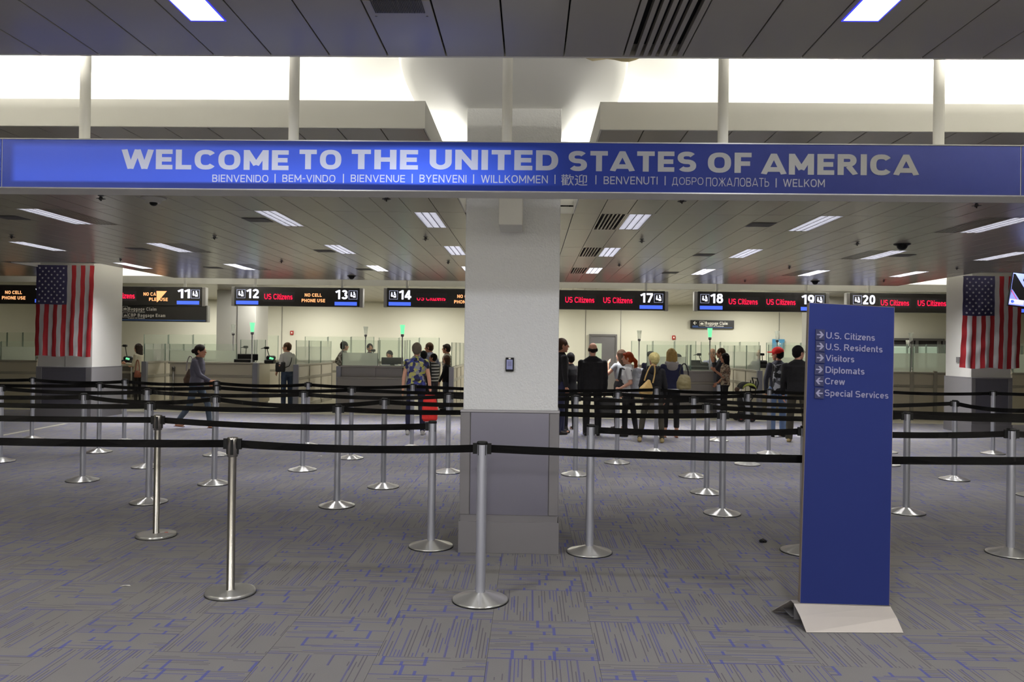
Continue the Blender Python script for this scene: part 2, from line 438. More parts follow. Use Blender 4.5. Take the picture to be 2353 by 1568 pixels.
def carpet_material():
    m = bpy.data.materials.new('carpet_tiles'); m.use_nodes = True
    nt = m.node_tree; N = nt.nodes; L = nt.links
    b = N['Principled BSDF']; b.inputs['Roughness'].default_value = .95; b.inputs['Specular IOR Level'].default_value = .1
    def M(op, a, c=None, d=None):
        n = N.new('ShaderNodeMath'); n.operation = op
        for i, v in enumerate((a, c, d)):
            if v is None: continue
            if isinstance(v, (int, float)): n.inputs[i].default_value = v
            else: L.new(v, n.inputs[i])
        return n.outputs[0]
    g = N.new('ShaderNodeNewGeometry'); sp = N.new('ShaderNodeSeparateXYZ'); L.new(g.outputs['Position'], sp.inputs[0])
    T = .568
    X = M('DIVIDE', M('ADD', sp.outputs[0], .203 + 40 * T), T)
    Y = M('DIVIDE', M('SUBTRACT', sp.outputs[1], 4.02 - 40 * T), T)
    ix, iy = M('FLOOR', X), M('FLOOR', Y)
    fx, fy = M('FRACT', X), M('FRACT', Y)
    par = M('MODULO', M('ADD', ix, iy), 2)          # 1: lines run along y
    par = M('GREATER_THAN', par, .5)
    inv = M('SUBTRACT', 1, par)
    u = M('ADD', M('MULTIPLY', fx, inv), M('MULTIPLY', fy, par))      # along the lines
    v = M('ADD', M('MULTIPLY', fy, inv), M('MULTIPLY', fx, par))      # across the lines
    tid = M('ADD', M('MULTIPLY', ix, 7.13), M('MULTIPLY', iy, 3.71))
    def white(a, c, d):
        n = N.new('ShaderNodeTexWhiteNoise'); cb = N.new('ShaderNodeCombineXYZ')
        for i, q in enumerate((a, c, d)):
            if isinstance(q, (int, float)): cb.inputs[i].default_value = q
            else: L.new(q, cb.inputs[i])
        L.new(cb.outputs[0], n.inputs[0]); return n.outputs[0]
    # blocks of the woven pattern: 5 rows, 3 columns per tile, offset row by row
    K = 5.0
    vb = M('MULTIPLY', v, K); row = M('FLOOR', vb); vr = M('FRACT', vb)
    off = white(row, M('MODULO', tid, 5.0), 3.3)
    ub = M('ADD', M('MULTIPLY', u, 2.6), off); colm = M('FLOOR', ub); ur = M('FRACT', ub)
    plain = M('GREATER_THAN', white(row, colm, M('ADD', tid, 1.7)), .80)      # plain rectangles
    # thin dark and blue lines, 5 per block
    li = M('MULTIPLY', v, 30); lid = M('FLOOR', li); lf = M('FRACT', li)
    on = M('LESS_THAN', M('ABSOLUTE', M('SUBTRACT', lf, .5)), .16)
    seg = M('FLOOR', M('ADD', M('MULTIPLY', u, 2.4), M('MULTIPLY', white(lid, tid, 0.5), 2)))
    r1 = white(lid, seg, tid)
    lineon = M('MULTIPLY', M('MULTIPLY', on, M('GREATER_THAN', r1, .46)), M('SUBTRACT', 1, plain))
    # short thick blue cross dashes at the block ends
    dash = M('LESS_THAN', ur, .075)
    dash = M('MULTIPLY', dash, M('GREATER_THAN', white(colm, row, M('ADD', tid, 9.1)), .5))
    dash = M('MULTIPLY', dash, inv)
    dd = M('MULTIPLY', M('LESS_THAN', M('ABSOLUTE', M('SUBTRACT', M('FRACT', M('MULTIPLY', ub, 7.0)), .5)), .25),
           M('MULTIPLY', M('GREATER_THAN', white(M('FLOOR', M('MULTIPLY', ub, 7.0)), row, tid), .93), M('LESS_THAN', vr, .45)))
    dash = M('MINIMUM', M('ADD', dash, M('MULTIPLY', dd, inv)), 1)
    # long lines bounding the plain blocks
    edge = M('MULTIPLY', M('LESS_THAN', vr, .09), M('GREATER_THAN', white(row, colm, M('ADD', tid, 4.4)), .35))
    # fine cord
    cord = M('FRACT', M('MULTIPLY', fx, 84)); cord = M('ABSOLUTE', M('SUBTRACT', cord, .5))
    nz = N.new('ShaderNodeTexNoise'); nz.inputs['Scale'].default_value = 260; nz.inputs['Detail'].default_value = 2
    L.new(g.outputs['Position'], nz.inputs['Vector'])
    nb = N.new('ShaderNodeTexNoise'); nb.inputs['Scale'].default_value = 1.3; nb.inputs['Detail'].default_value = 3
    L.new(g.outputs['Position'], nb.inputs['Vector'])
    val = M('ADD', M('ADD', M('MULTIPLY', cord, .25), M('MULTIPLY', nz.outputs[0], .35)), M('ADD', .42, M('MULTIPLY', nb.outputs[0], .3)))
    def mixc(f, a, c):
        n = N.new('ShaderNodeMix'); n.data_type = 'RGBA'
        for i, q in ((0, f), (6, a), (7, c)):
            if isinstance(q, tuple): n.inputs[i].default_value = (*q, 1)
            else: L.new(q, n.inputs[i])
        return n.outputs[2]
    blue = M('GREATER_THAN', white(lid, M('ADD', seg, 5.5), tid), .55)
    lc = mixc(blue, lin((92, 88, 100)), lin((86, 88, 146)))
    c = mixc(M('MULTIPLY', lineon, .75), lin((132, 129, 128)), lc)
    c = mixc(M('MULTIPLY', edge, .65), c, lin((88, 90, 142)))
    c = mixc(M('MULTIPLY', dash, .72), c, lin((76, 86, 162)))
    vm = N.new('ShaderNodeVectorMath'); vm.operation = 'SCALE'
    L.new(c, vm.inputs[0]); L.new(val, vm.inputs[3])
    L.new(vm.outputs[0], b.inputs['Base Color'])
    bp = N.new('ShaderNodeBump'); bp.inputs['Strength'].default_value = .35; bp.inputs['Distance'].default_value = .004
    L.new(nz.outputs[0], bp.inputs['Height']); L.new(bp.outputs[0], b.inputs['Normal'])
    MATS['carpet_tiles'] = m
carpet_material()

# ------------------------------------------------------------------ floor
XW = 17.2
fl = empty('floor', (0, 0, 0), kind='structure')
MB().box(-XW, XW, -7, 27.4, -.12, -.012).build('subfloor', 'tile_floor', fl)
T = .568
tile = MB().box(0, T - .0012, 0, T - .0012, -.008, 0, .0006)
tm = None; cells = []
YC = 4.02 + T * 23 + .28
for i in range(-31, 31):
    for j in range(-19, 24):
        x, y = -.203 + i * T, 4.02 + j * T
        if x < -XW or x + T > XW: continue
        c = Vector((x + T / 2, y + T / 2, 0)) - CAM
        dep = c.dot(fw); sx = abs(c.dot(rt) / dep) if dep > .1 else 9
        vis = dep > 3.3 and sx < .72
        cells.append((0 if vis else 1, dep if vis else 0, x, y))
cells.sort()
rest = MB()
for k, (nv, dep, x, y) in enumerate(cells):
    if k < 300 and nv == 0:
        if tm is None:
            o = tile.build('carpet_tile', 'carpet_tiles', fl); tm = o.data; o.location = (x, y, 0)
        else:
            o = bpy.data.objects.new('carpet_tile', tm); COL.objects.link(o); o.parent = fl; o.location = (x, y, 0)
    else:
        rest.box(x, x + T - .0012, y, y + T - .0012, -.008, 0)
stuff(rest.build('carpet_tile', 'carpet_tiles', fl))
YE = 4.02 + 24 * T      # far edge of the carpet
MB().box(-XW, XW, YE, YE + .12, -.012, .004, .001).build('trim_1', 'pale_strip', None)['kind'] = 'structure'
MB().box(-XW, XW, YE + .12, 27.3, -.012, .0).build('hard_floor', 'tile_floor', fl)
p0, p1 = gnd(-60, 1013), gnd(152, 974)
dv = (p1 - p0).normalized(); nn = Vector((-dv.y, dv.x, 0)) * .045
struct(MB().prism([p0 - nn + Vector((0, 0, .0)), p1 - nn, p1 + nn, p0 + nn], (0, 0, .004)).build('trim_2', 'pale_strip'))

# ------------------------------------------------------------------ walls
struct(MB().box(-XW, XW, 27.3, 27.5, 0, 3.8).build('wall_back', 'cream_wall'))
struct(MB().box(-XW - .2, -XW, -7, 27.5, 0, 3.8).build('wall_left', 'cream_wall'))
struct(MB().box(XW, XW + .2, -7, 27.5, 0, 3.8).build('wall_right', 'cream_wall'))
struct(MB().box(-XW, XW, -7.2, -7, 0, 3.8).build('wall_front', 'cream_wall'))
for k, px in enumerate((647, 1353 - 8, 1418 + 8, 1790)):
    a = at(px, 800, 27.29)
    struct(MB().box(a.x - .006, a.x + .006, 27.285, 27.3, .1, 3.1).build('trim_%d' % (3 + k), 'frame_metal'))
struct(MB().box(-XW, XW, 27.27, 27.3, 0, .12).build('baseboard_back', 'frame_metal'))

# ------------------------------------------------------------------ ceiling
ce = empty('ceiling', (0, 0, 0), kind='structure')
W = .304
def bx(j): return .151 + W * j
LIGHT_J = (-27, -20, -11, -5, 3, 10, 17, 23); VENT_J = {-19: 'v', 2: 'v', 16: 'v'}
CC = (-.75, .455, 8.78)       # centre cut-out x0,x1,y1
SC0, SC1, SYF = 8.36, 10.1, 14.95   # side cut-outs |x|, front edge
ROWS = [(5.39, 8.78, 0), (8.78, 9.98, 1), (9.98, 11.76, 0), (11.76, 12.96, 2), (12.96, 14.76, 0), (14.76, 15.96, 3), (15.96, 18.1, 0)]
pcache = {}
def panel(x, y0, y1, x1=None, far=None):
    x1 = x1 or x + W
    g = .0035
    if far is not None:
        far.box(x + g, x1 - g, y0 + g, y1 - g, ZC, ZC + .018); return
    key = (round(x1 - x, 3), round(y1 - y0, 3))
    if key not in pcache:
        pcache[key] = MB().box(g, x1 - x - g, g, y1 - y0 - g, 0, .018, .0025)
        o = pcache[key].build('ceiling_panel', 'ceiling_metal', ce); pcache[key] = o.data
    else:
        o = bpy.data.objects.new('ceiling_panel', pcache[key]); COL.objects.link(o); o.parent = ce
    o.location = (x, y0, ZC)
farp = MB()
def vis(x, y):
    c = Vector((x + W / 2, y, ZC)) - CAM
    dep = c.dot(fw)
    return dep > 1 and abs(c.dot(rt) / dep) < .68
# near slab
NEAR = (-6.9, 1.36, 4.05)
for j in range(-57, 56):
    x = bx(j)
    if j == 1: continue
    for y0, y1 in ((-6.9, 1.36), (1.36, 4.05)):
        if j == -3 and y0 > 1: panel(x, y0, 3.39 - .0); continue
        panel(x, y0, y1, far=None if (y0 > 1 and abs(x) < 3.4) else farp)
# main slab
def skip(x, row):
    j = round((x - .151) / W)
    return row and (j in LIGHT_J or j in VENT_J) and j
for (y0, y1, row) in ROWS:
    for j in range(-57, 56):
        x, x1 = bx(j), bx(j + 1)
        a, b_ = x, x1
        if y0 < 8.7:
            if x < CC[1] and x1 > CC[0]:
                if x1 > CC[1] + .01 and x < CC[1]: a = CC[1]
                elif x < CC[0] - .01: b_ = CC[0]
                else: continue
        if y0 >= 14.7:
            mx = (x + x1) / 2
            if SC0 < abs(mx) < SC1:
                continue
        if row and (j in LIGHT_J or j in VENT_J): continue
        near = y0 < 12.9 and vis(x, (y0 + y1) / 2)
        panel(a, y0, y1, b_, far=None if near else farp)
for j in range(-57, 56):
    for y0, y1 in ((19.9, 22.6), (22.6, 25.2), (25.2, 27.27)):
        panel(bx(j), y0, y1, far=farp)
stuff(farp.build('ceiling_panel', 'ceiling_metal', ce))
# unseen dark backing added above the panels, blocks light from the cove
def slab(name, x0, x1, y0, y1): return struct(MB().box(x0, x1, y0, y1, ZC + .075, ZC + .09).build(name, 'dark_void'))
slab('cove_light_block', -XW, XW, -7, 4.04)
slab('cove_light_block', -XW, CC[0] - .01, 5.41, CC[2]); slab('cove_light_block', CC[1] + .01, XW, 5.41, CC[2])
slab('cove_light_block', -XW, XW, CC[2], SYF - .01)
for x0, x1 in ((-XW, -SC1), (-SC0, SC0), (SC1, XW)): slab('cove_light_block', x0, x1, SYF - .01, 18.09)
slab('cove_light_block', -XW, XW, 19.91, 27.3)
# fascias
TH = .19
def fascia(name, x0, x1, y0, y1, zt=ZC + TH): return struct(MB().box(x0, x1, y0, y1, ZC - .002, zt, .002).build(name, 'ceiling_trim'))
n_tr = 7
def F(*a):
    global n_tr; n_tr += 1
    return fascia('trim_%d' % n_tr, *a)
F(-XW, XW, 4.04, 4.055, ZC + .12)
F(-XW, CC[0], 5.385, 5.40); F(CC[1], XW, 5.385, 5.40)
F(CC[0] - .012, CC[0], 5.40, CC[2]); F(CC[1], CC[1] + .012, 5.40, CC[2]); F(CC[0], CC[1], CC[2], CC[2] + .012)
for s in (-1, 1):
    F(s * SC0 - .006, s * SC0 + .006, SYF, 18.09); F(s * SC1 - .006, s * SC1 + .006, SYF, 18.09)
    F(min(s * SC0, s * SC1), max(s * SC0, s * SC1), SYF - .012, SYF)
for x0, x1 in ((-XW, -SC1), (-SC0, SC0), (SC1, XW)): F(x0, x1, 18.09, 18.105)
F(-XW, XW, 19.885, 19.90)
# upper ceiling of the coves, and their end walls
struct(MB().box(-XW, XW, 3.3, 10.2, 3.74, 3.8).build('ceiling_upper', 'cove_white'))
struct(MB().box(-XW, XW, 13.9, 21.6, 3.74, 3.8).build('ceiling_upper', 'cove_white'))
struct(MB().box(-XW, XW, 3.3, 3.34, ZC + .1, 3.74).build('wall_cove', 'cove_white'))
struct(MB().box(-XW, XW, 10.1, 10.14, ZC + .1, 3.74).build('wall_cove', 'cove_white'))
struct(MB().box(-XW, XW, 13.9, 13.94, ZC + .1, 3.74).build('wall_cove', 'cove_white'))
struct(MB().box(-XW, XW, 21.5, 21.54, ZC + .1, 3.74).build('wall_cove', 'cove_white'))

# rounded, dished capital over the middle column
def capital():
    cx, cy = -.15, 6.45
    n = 72; rings = []
    def rr(hx, hy, e):
        out = []
        for i in range(n):
            t = 2 * math.pi * i / n
            c, s = math.cos(t), math.sin(t)
            out.append((cx + hx * math.copysign(abs(c) ** e, c), cy + hy * math.copysign(abs(s) ** e, s)))
        return out
    prof = [(.83, 1.55, .45, 3.74), (.83, 1.55, .45, 3.60), (.81, 1.5, .45, 3.565), (.74, 1.4, .42, 3.54), (.62, 1.15, .38, 3.515), (.5, .8, .3, 3.485), (.42, .5, .2, 3.462), (.36, .36, .1, 3.455)]
    mb = MB(); vs = []
    for hx, hy, e, z in prof: vs += [(x, y, z) for x, y in rr(hx, hy, e)]
    fs = [(k * n + i, (k + 1) * n + i, (k + 1) * n + (i + 1) % n, k * n + (i + 1) % n) for k in range(len(prof) - 1) for i in range(n)]
    mb.add(vs, fs, True)
    return struct(mb.build('column_capital', 'cove_white'))
capital()
# loose, yellowed sheet of paint hanging from the cove ceiling
pts = []; mb = MB(); nx, ny = 16, 8
for j in range(ny + 1):
    for i in range(nx + 1):
        u, v = i / nx, j / ny
        wv = .8 + .2 * math.sin(u * 9) * (1 - u)
        x = .2 + .74 * u
        y = 4.4 + 1.04 * v * wv * math.sin(math.pi * (u * .9 + .06)) ** .6
        z = 3.62 - .04 * v - .09 * math.sin(math.pi * u) * v ** 1.6 - .015 * math.sin(u * 17 + v * 5) * v
        mb.v.append((x, y, z))
for j in range(ny):
    for i in range(nx):
        a = j * (nx + 1) + i; mb.f.append([a, a + 1, a + nx + 2, a + nx + 1]); mb.sm.append(True)
mat('aged_paint', (158, 142, 98), .8, noise=.1, nscale=9)
o = mb.build('peeling_sheet', 'aged_paint')
sol = o.modifiers.new('s', 'SOLIDIFY'); sol.thickness = .004
tag(o, 'yellowed peeling sheet sagging from the white recess behind the near ceiling edge', 'peeling paint')

# ------------------------------------------------------------------ ceiling fixtures
mat('troffer_white', (225, 226, 230), .35)
def make_light():
    r = empty('ceiling_light')
    L_ = 1.2
    h = MB()
    for x0, x1, y0, y1 in ((.0, .025, 0, L_), (W - .025, W, 0, L_), (.025, W - .025, 0, .02), (.025, W - .025, L_ - .02, L_)):
        h.box(x0, x1, y0, y1, ZC - .001, ZC + .07)
    h.build('frame', 'ceiling_metal', r)
    MB().box(.02, W - .02, .01, L_ - .01, ZC + .066, ZC + .07).build('reflector', 'troffer_white', r)
    t = MB()
    for k in range(3):
        x = .025 + (W - .05) * (k + .5) / 3
        t.tube((x, .03, ZC + .052), (x, L_ - .03, ZC + .052), .009, n=8)
    t.build('lamp_tube', 'lamp_tube', r)
    lv = MB()
    for k in range(4):
        x = .025 + (W - .05) * k / 3
        lv.box(x - .0045, x + .0045, .02, L_ - .02, ZC + .002, ZC + .038)
    for k in range(30):
        y = .02 + (L_ - .04) * (k + .5) / 30
        lv.box(.025, W - .025, y - .0018, y + .0018, ZC + .002, ZC + .036)
    lv.build('louver', 'louver_metal', r)
    return r
def make_vent():
    r = empty('ceiling_vent')
    L_ = 1.2
    f = MB()
    for x0, x1, y0, y1 in ((0.002, .02, 0, L_), (W - .02, W - .002, 0, L_), (.02, W - .02, 0, .02), (.02, W - .02, L_ - .02, L_)):
        f.box(x0, x1, y0, y1, ZC - .001, ZC + .03)
    f.build('frame', 'ceiling_metal', r)
    for k in range(5):
        x = .02 + (W - .04) * (k + 1) / 6
        MB().box(x - .0095, x + .0095, .02, L_ - .02, ZC, ZC + .03).build('slat', 'ceiling_metal', r)
    MB().box(.01, W - .01, .01, L_ - .01, ZC + .06, ZC + .065).build('duct', 'dark_void', r)
    return r
proto_l, proto_v = make_light(), make_vent()
def ordin(n): return ('first', 'second', 'third', 'fourth', 'fifth', 'sixth', 'seventh', 'eighth', 'ninth', 'tenth', 'eleventh', 'twelfth')[n]
rowname = {1: 'nearest row', 2: 'middle row', 3: 'farthest row'}
usedl = usedv = False
for (y0, y1, row) in ROWS:
    if not row: continue
    js = [j for j in LIGHT_J if abs(bx(j)) < y0 * .68 + .4 and not (row == 3 and SC0 < abs(bx(j) + .15) < SC1)]
    for q, j in enumerate(js):
        o = proto_l if not usedl else copy_tree(proto_l)
        usedl = True
        o.location = (bx(j), y0, 0)
        tag(o, 'louvred fluorescent ceiling light, %s from the left in the %s' % (ordin(q), rowname[row]), 'ceiling light', 'louvred ceiling lights')
        area('tube_light', (bx(j) + W / 2, y0 + .6, ZC + .042), .23, 1.12, 58 if row == 1 else (74 if row == 2 else 165), (.97, .97, 1), spread=160)
    js = [j for j in VENT_J if abs(bx(j)) < y0 * .68 + .4]
    for q, j in enumerate(js):
        o = proto_v if not usedv else copy_tree(proto_v)
        usedv = True
        o.location = (bx(j), y0, 0)
        tag(o, 'slotted grey vent beside a ceiling light, %s from left, %s' % (ordin(q), rowname[row]), 'air vent', 'slotted air vents')
# near-ceiling vent with six dark slots
v = empty('ceiling_vent', (bx(1), 2.8, 0))
f = MB()
for x0, x1, y0, y1 in ((0.0035, .03, 0, 1.247), (W - .03, W - .0035, 0, 1.247), (.03, W - .03, 0, .02), (.03, W - .03, 1.225, 1.247)):
    f.box(x0, x1, y0, y1, ZC, ZC + .03)
f.build('frame', 'ceiling_metal', v)
for k in range(5):
    x = .03 + (W - .06) * (k + 1) / 6
    MB().box(x - .011, x + .011, .02, 1.225, ZC, ZC + .03).build('slat', 'ceiling_metal', v)
MB().box(.01, W - .01, .01, 1.22, ZC + .06, ZC + .065).build('duct', 'dark_void', v)
MB().box(.0035, W - .0035, -9.7, -.004, ZC, ZC + .018).build('infill_panel', 'ceiling_metal', v)
tag(v, 'large six slot air vent in the near ceiling above the welcome sign', 'air vent')
# speaker grille
v = empty('speaker_grille', (bx(-3), 3.39, 0))
MB().box(.0035, W - .0035, .0, .652, ZC - .0, ZC + .018, .002).build('plate', 'ceiling_metal', v)
g = MB()
for k in range(30): g.box(.04 + k * .0076, .04 + k * .0076 + .004, -.2, .12, ZC - .0035, ZC - .0008)
stuff(g.build('grille', 'vent_dark', v))
s = MB()
for x in (.035, W - .035): s.tube((x, .16, ZC - .003), (x, .16, ZC + .002), .005, n=8)
s.build('screw', 'dark_steel', v)
tag(v, 'ribbed speaker grille panel in the near ceiling at the top of the frame', 'speaker grille')
# blue-white square downlights of the near ceiling
mat('blue_glow', (225, 235, 255), .5, emit=(205, 222, 255), es=2.4)
mat('blue_rim', (60, 70, 200), .5, emit=(70, 70, 255), es=.9)
def downlight(px, label):
    d = ray(px, 21); c = CAM + d * ((ZC - 1.6) / d.z)
    o = empty('square_downlight', (c.x, c.y, ZC))
    f = MB()
    h = .078
    for x0, x1, y0, y1 in ((-h - .006, -h, -.125, .125), (h, h + .006, -.125, .125), (-h, h, .115, .125), (-h, h, -.125, -.115)):
        f.box(x0, x1, y0, y1, -.004, -.0005)
    f.build('frame', 'blue_rim', o)
    MB().box(-h, h, -.115, .115, -.0035, -.001).build('lens', 'blue_glow', o)
    tag(o, label, 'downlight')
    area('downlight_glow', (c.x, c.y, ZC - .012), .14, .2, 30, (.88, .91, 1))
downlight(453, 'blue-white square downlight at the upper left of the near ceiling')
downlight(2003, 'blue-white square downlight at the upper right of the near ceiling')
# flat square speaker panels
sp_ = [(-22, 9.3), (-12, 9.3), (8, 9.3), (-22, 12.4), (-12, 12.4), (8, 12.4), (18, 12.2), (-22, 15.4), (-12, 15.4), (8, 15.4)]
names = ['nearest, far left', 'nearest, left of the column', 'nearest, right of the column', 'second, far left', 'second, left of the column', 'second, right of the column', 'above gate twenty', 'third, far left', 'third, left of the column', 'third, right of the column']
for (j, y), nm in zip(sp_, names):
    o = MB().box(bx(j) + .008, bx(j + 1) - .008, y, y + .29, ZC - .006, ZC - .0002, .001).build('ceiling_speaker', 'vent_dark')
    tag(o, 'dark flat square speaker panel in the main ceiling, ' + nm, 'speaker panel', 'square speaker panels')
# sprinklers
sprs = [(232, 450), (888, 451), (1567, 456), (2244, 466), (27, 540), (493, 542), (978, 545), (1475, 550), (1970, 556), (277, 594), (647, 598), (1030, 600), (1423, 606), (1814, 612), (2199, 613), (1712, 623 + 20), (2031, 643)]
def make_spr():
    o = empty('sprinkler')
    m_ = MB().lathe([(.0, 0), (.03, 0), (.03, -.008), (.012, -.012), (.012, -.05), (0, -.05)], n=12)
    m_.build('escutcheon', 'steel', o)
    m_ = MB().lathe([(0, -.06), (.045, -.06), (.045, -.064), (0, -.064)], n=12)
    m_.tube((.014, 0, -.03), (.014, 0, -.075), .005, n=6).tube((-.014, 0, -.03), (-.014, 0, -.09), .005, n=6).tube((0, 0, -.05), (0, 0, -.11), .007, n=6)
    m_.build('deflector', 'vent_dark', o)
    o.scale = (1, 1, .5)
    return o
sp0 = make_spr()
for k, (px, py) in enumerate(sprs):
    o = sp0 if k == 0 else copy_tree(sp0)
    d = ray(px, py); p = CAM + d * ((ZC - .0) - 1.6) * (1 / d.z)
    if p.y > 18 and p.y < 20: p = p * (20.3 / p.y); 
    o.location = (p.x, p.y, ZC)
    tag(o, 'small ceiling sprinkler head, %s in the %s row of sprinklers' % (('leftmost', 'second from left', 'third from left', 'fourth from left', 'fifth from left', 'rightmost')[(k if k < 4 else (k - 4 if k < 9 else (k - 9 if k < 15 else k - 15)))], 'nearest' if k < 4 else ('second' if k < 9 else ('third' if k < 15 else 'farthest'))), 'sprinkler', 'ceiling sprinklers')
# domes
def dome(px, py, label, r=.09, white=False):
    d = ray(px, py); p = CAM + d * ((ZC - 1.6) / d.z)
    o = empty('dome_camera', (p.x, p.y, ZC))
    MB().lathe([(0, 0), (r * 1.25, 0), (r * 1.2, -.012), (r * .8, -.02), (r * .75, -.05) if white else (r * .95, -.022), (0, -.05) if white else (0, -.03)], n=24).build('housing', 'white_paint' if white else 'black_plastic', o)
    rr = .04 if white else r * .78
    MB().lathe([(rr * math.cos(R(a)), (-.05 if white else -.025) - rr * (.9) * math.sin(R(a))) for a in range(0, 91, 15)], n=24).build('dome', 'black_plastic', o)
    tag(o, label, 'camera')
dome(353, 455, 'white cone shaped ceiling camera above the left of the hall', .1, True)
dome(2073, 561, 'black dome camera on the ceiling above gate twenty')
dome(808, 634, 'small dark dome camera at the far ceiling edge above gate thirteen', .08)
dome(1873, 646, 'small dark dome camera at the far ceiling edge above gate nineteen', .08)

# ------------------------------------------------------------------ columns
def clad(name, x0, x1, y0, y1, top, kick, label):
    """steel cladding round the foot of a column: perforated front, side strips, recess and kick plate"""
    o = empty(name, ((x0 + x1) / 2, y0, 0))
    def L(mb): 
        mb.v = [(v[0] - (x0 + x1) / 2, v[1] - y0, v[2]) for v in mb.v]; return mb
    st = (x1 - x0) * .105
    L(MB().box(x0 + .006, x1 - .006, y0 + .006, y1 - .006, 0, top - .01)).build('core', 'dark_steel', o)
    L(MB().box(x0 - .003, x1 + .003, y0 - .003, y1 + .003, top - .02, top, .003)).build('top_cap', 'steel', o)
    L(MB().box(x0 + st, x1 - st, y0, y0 + .006, kick + .05, top - .022, .001)).build('front_panel', 'perforated_steel', o)
    for a, b_ in ((x0, x0 + st - .004), (x1 - st + .004, x1)):
        L(MB().box(a, b_, y0 - .004, y0 + .02, kick + .05, top - .022, .003)).build('corner_strip', 'dark_steel', o)
    for s_, xx in ((-1, x0), (1, x1)):
        L(MB().box(xx, xx - s_ * .006, y0 + .02, y1, kick + .05, top - .022, .001)).build('side_panel', 'steel', o)
    L(MB().box(x0 - .006, x1 + .006, y0 - .008, y0 + .006, 0, kick - .004, .002)).build('kick_plate', 'dark_steel', o)
    for s_, xx in ((-1, x0 - .006), (1, x1 + .006)):
        L(MB().box(xx, xx - s_ * .006, y0 + .006, y1, 0, kick - .004, .001)).build('kick_plate', 'dark_steel', o)
    return tag(o, label, 'cladding')
def perf():
    m = mat('perforated_steel', (128, 126, 140), .38, .9)
    nt = m.node_tree; N = nt.nodes; L = nt.links; b = N['Principled BSDF']
    g = N.new('ShaderNodeNewGeometry'); v = N.new('ShaderNodeTexVoronoi'); v.inputs['Scale'].default_value = 75
    v.inputs['Randomness'].default_value = 0
    L.new(g.outputs['Position'], v.inputs['Vector'])
    mr = N.new('ShaderNodeMapRange'); mr.inputs[1].default_value = .22; mr.inputs[2].default_value = .32
    mr.inputs[3].default_value = .3; mr.inputs[4].default_value = 1
    L.new(v.outputs['Distance'], mr.inputs[0])
    vm = N.new('ShaderNodeVectorMath'); vm.operation = 'SCALE'; vm.inputs[0].default_value = lin((128, 126, 140))
    L.new(mr.outputs[0], vm.inputs[3]); L.new(vm.outputs[0], b.inputs['Base Color'])
perf()
a, b_ = at(1068, 700, 6.09), at(1285, 700, 6.09)
MC0, MC1 = a.x + .0, b_.x
struct(MB().box(MC0, MC1, 6.09, 6.82, 0, 3.47, .004).build('middle_column', 'stucco'))
clad('column_cladding', MC0 - .018, MC1 + .012, 6.06, 6.85, at(1170, 943, 6.06).z, at(1170, 1199, 6.06).z, 'brushed steel cladding with a perforated panel round the foot of the middle column')
def column(name, px0, px1, Y, dep, m='white_paint', seam=None):
    x0, x1 = at(px0, 780, Y).x, at(px1, 780, Y).x
    struct(MB().box(x0, x1, Y, Y + dep, 0, 3.74, .004).build(name, m))
    return x0, x1
lc = column('left_column', 88, 212.5, 15.85, 1.15)
rc = column('right_column', 2232.5, 2323, 15.55, .95)
struct(MB().box(at(150, 780, 15.84).x - .004, at(150, 780, 15.84).x + .004, 15.845, 15.852, 0, 3.0).build('trim_20', 'frame_metal'))
clad('column_cladding', lc[0] - .012, lc[1] + .012, 15.81, 17.02, at(150, 843, 15.8).z, .2, 'grey steel cladding round the foot of the left flag column')
clad('column_cladding', rc[0] - .012, rc[1] + .012, 15.51, 16.53, at(2270, 868, 15.5).z, .2, 'grey steel cladding round the foot of the right flag column')
mat('column_grey', (150, 148, 142), .6)
lf = column('rear_column_left', 497, 587, 22.2, 1.05, 'white_paint')
rf = column('rear_column_right', 1872, 1962, 22.2, 1.05, 'white_paint')
struct(MB().box(at(545, 740, 22.19).x - .006, at(545, 740, 22.19).x + .006, 22.185, 22.2, 0, 3.1).build('trim_21', 'frame_metal'))
# bracket box on the column face behind the welcome sign
a, b_ = at(1145.5, 517, 5.72), at(1200.5, 517, 5.72)
o = MB().box(a.x, b_.x, 5.72, 6.088, a.z, 2.86, .004).build('bracket_box', 'ceiling_trim'); tag(o, 'pale square bracket box hanging on the middle column below the welcome sign', 'bracket')
# card reader
o = empty('card_reader', (at(1171, 838, 6.09).x, 6.09, 0))
q = at(1162, 822, 6.08), at(1180.5, 854, 6.08)
cx = (q[0].x + q[1].x) / 2 - o.location.x; hw = (q[1].x - q[0].x) / 2
MB().box(cx - hw, cx + hw, -.022, 0, q[1].z, q[0].z, .003).build('housing', 'black_plastic', o)
MB().box(cx - hw * .76, cx + hw * .72, -.024, -.021, q[1].z + .016, q[0].z - .016).build('label_card', mat('reader_card', (150, 155, 200), .5), o)
MB().box(cx - .009, cx + .008, -.026, -.021, q[0].z - .012, q[0].z - .003).build('indicator', 'print_white', o)
l_ = MB()
for k in range(4): l_.box(cx - hw * .5, cx + hw * .45, -.0252, -.0241, 1.45 + k * .009, 1.454 + k * .009)
l_.build('print_lines', mat('print_grey', (112, 108, 140), .6), o)
tag(o, 'small black card reader with a pale blue card on the middle column', 'card reader')
# small sensor on right column side face
p = at(2202, 827, 16.0)
o = MB().box(rc[0] - .02, rc[0], 15.95, 16.07, p.z - .055, p.z + .055, .003).build('wall_switch', 'dark_steel'); tag(o, 'small grey switch plate on the left face of the right flag column', 'switch')

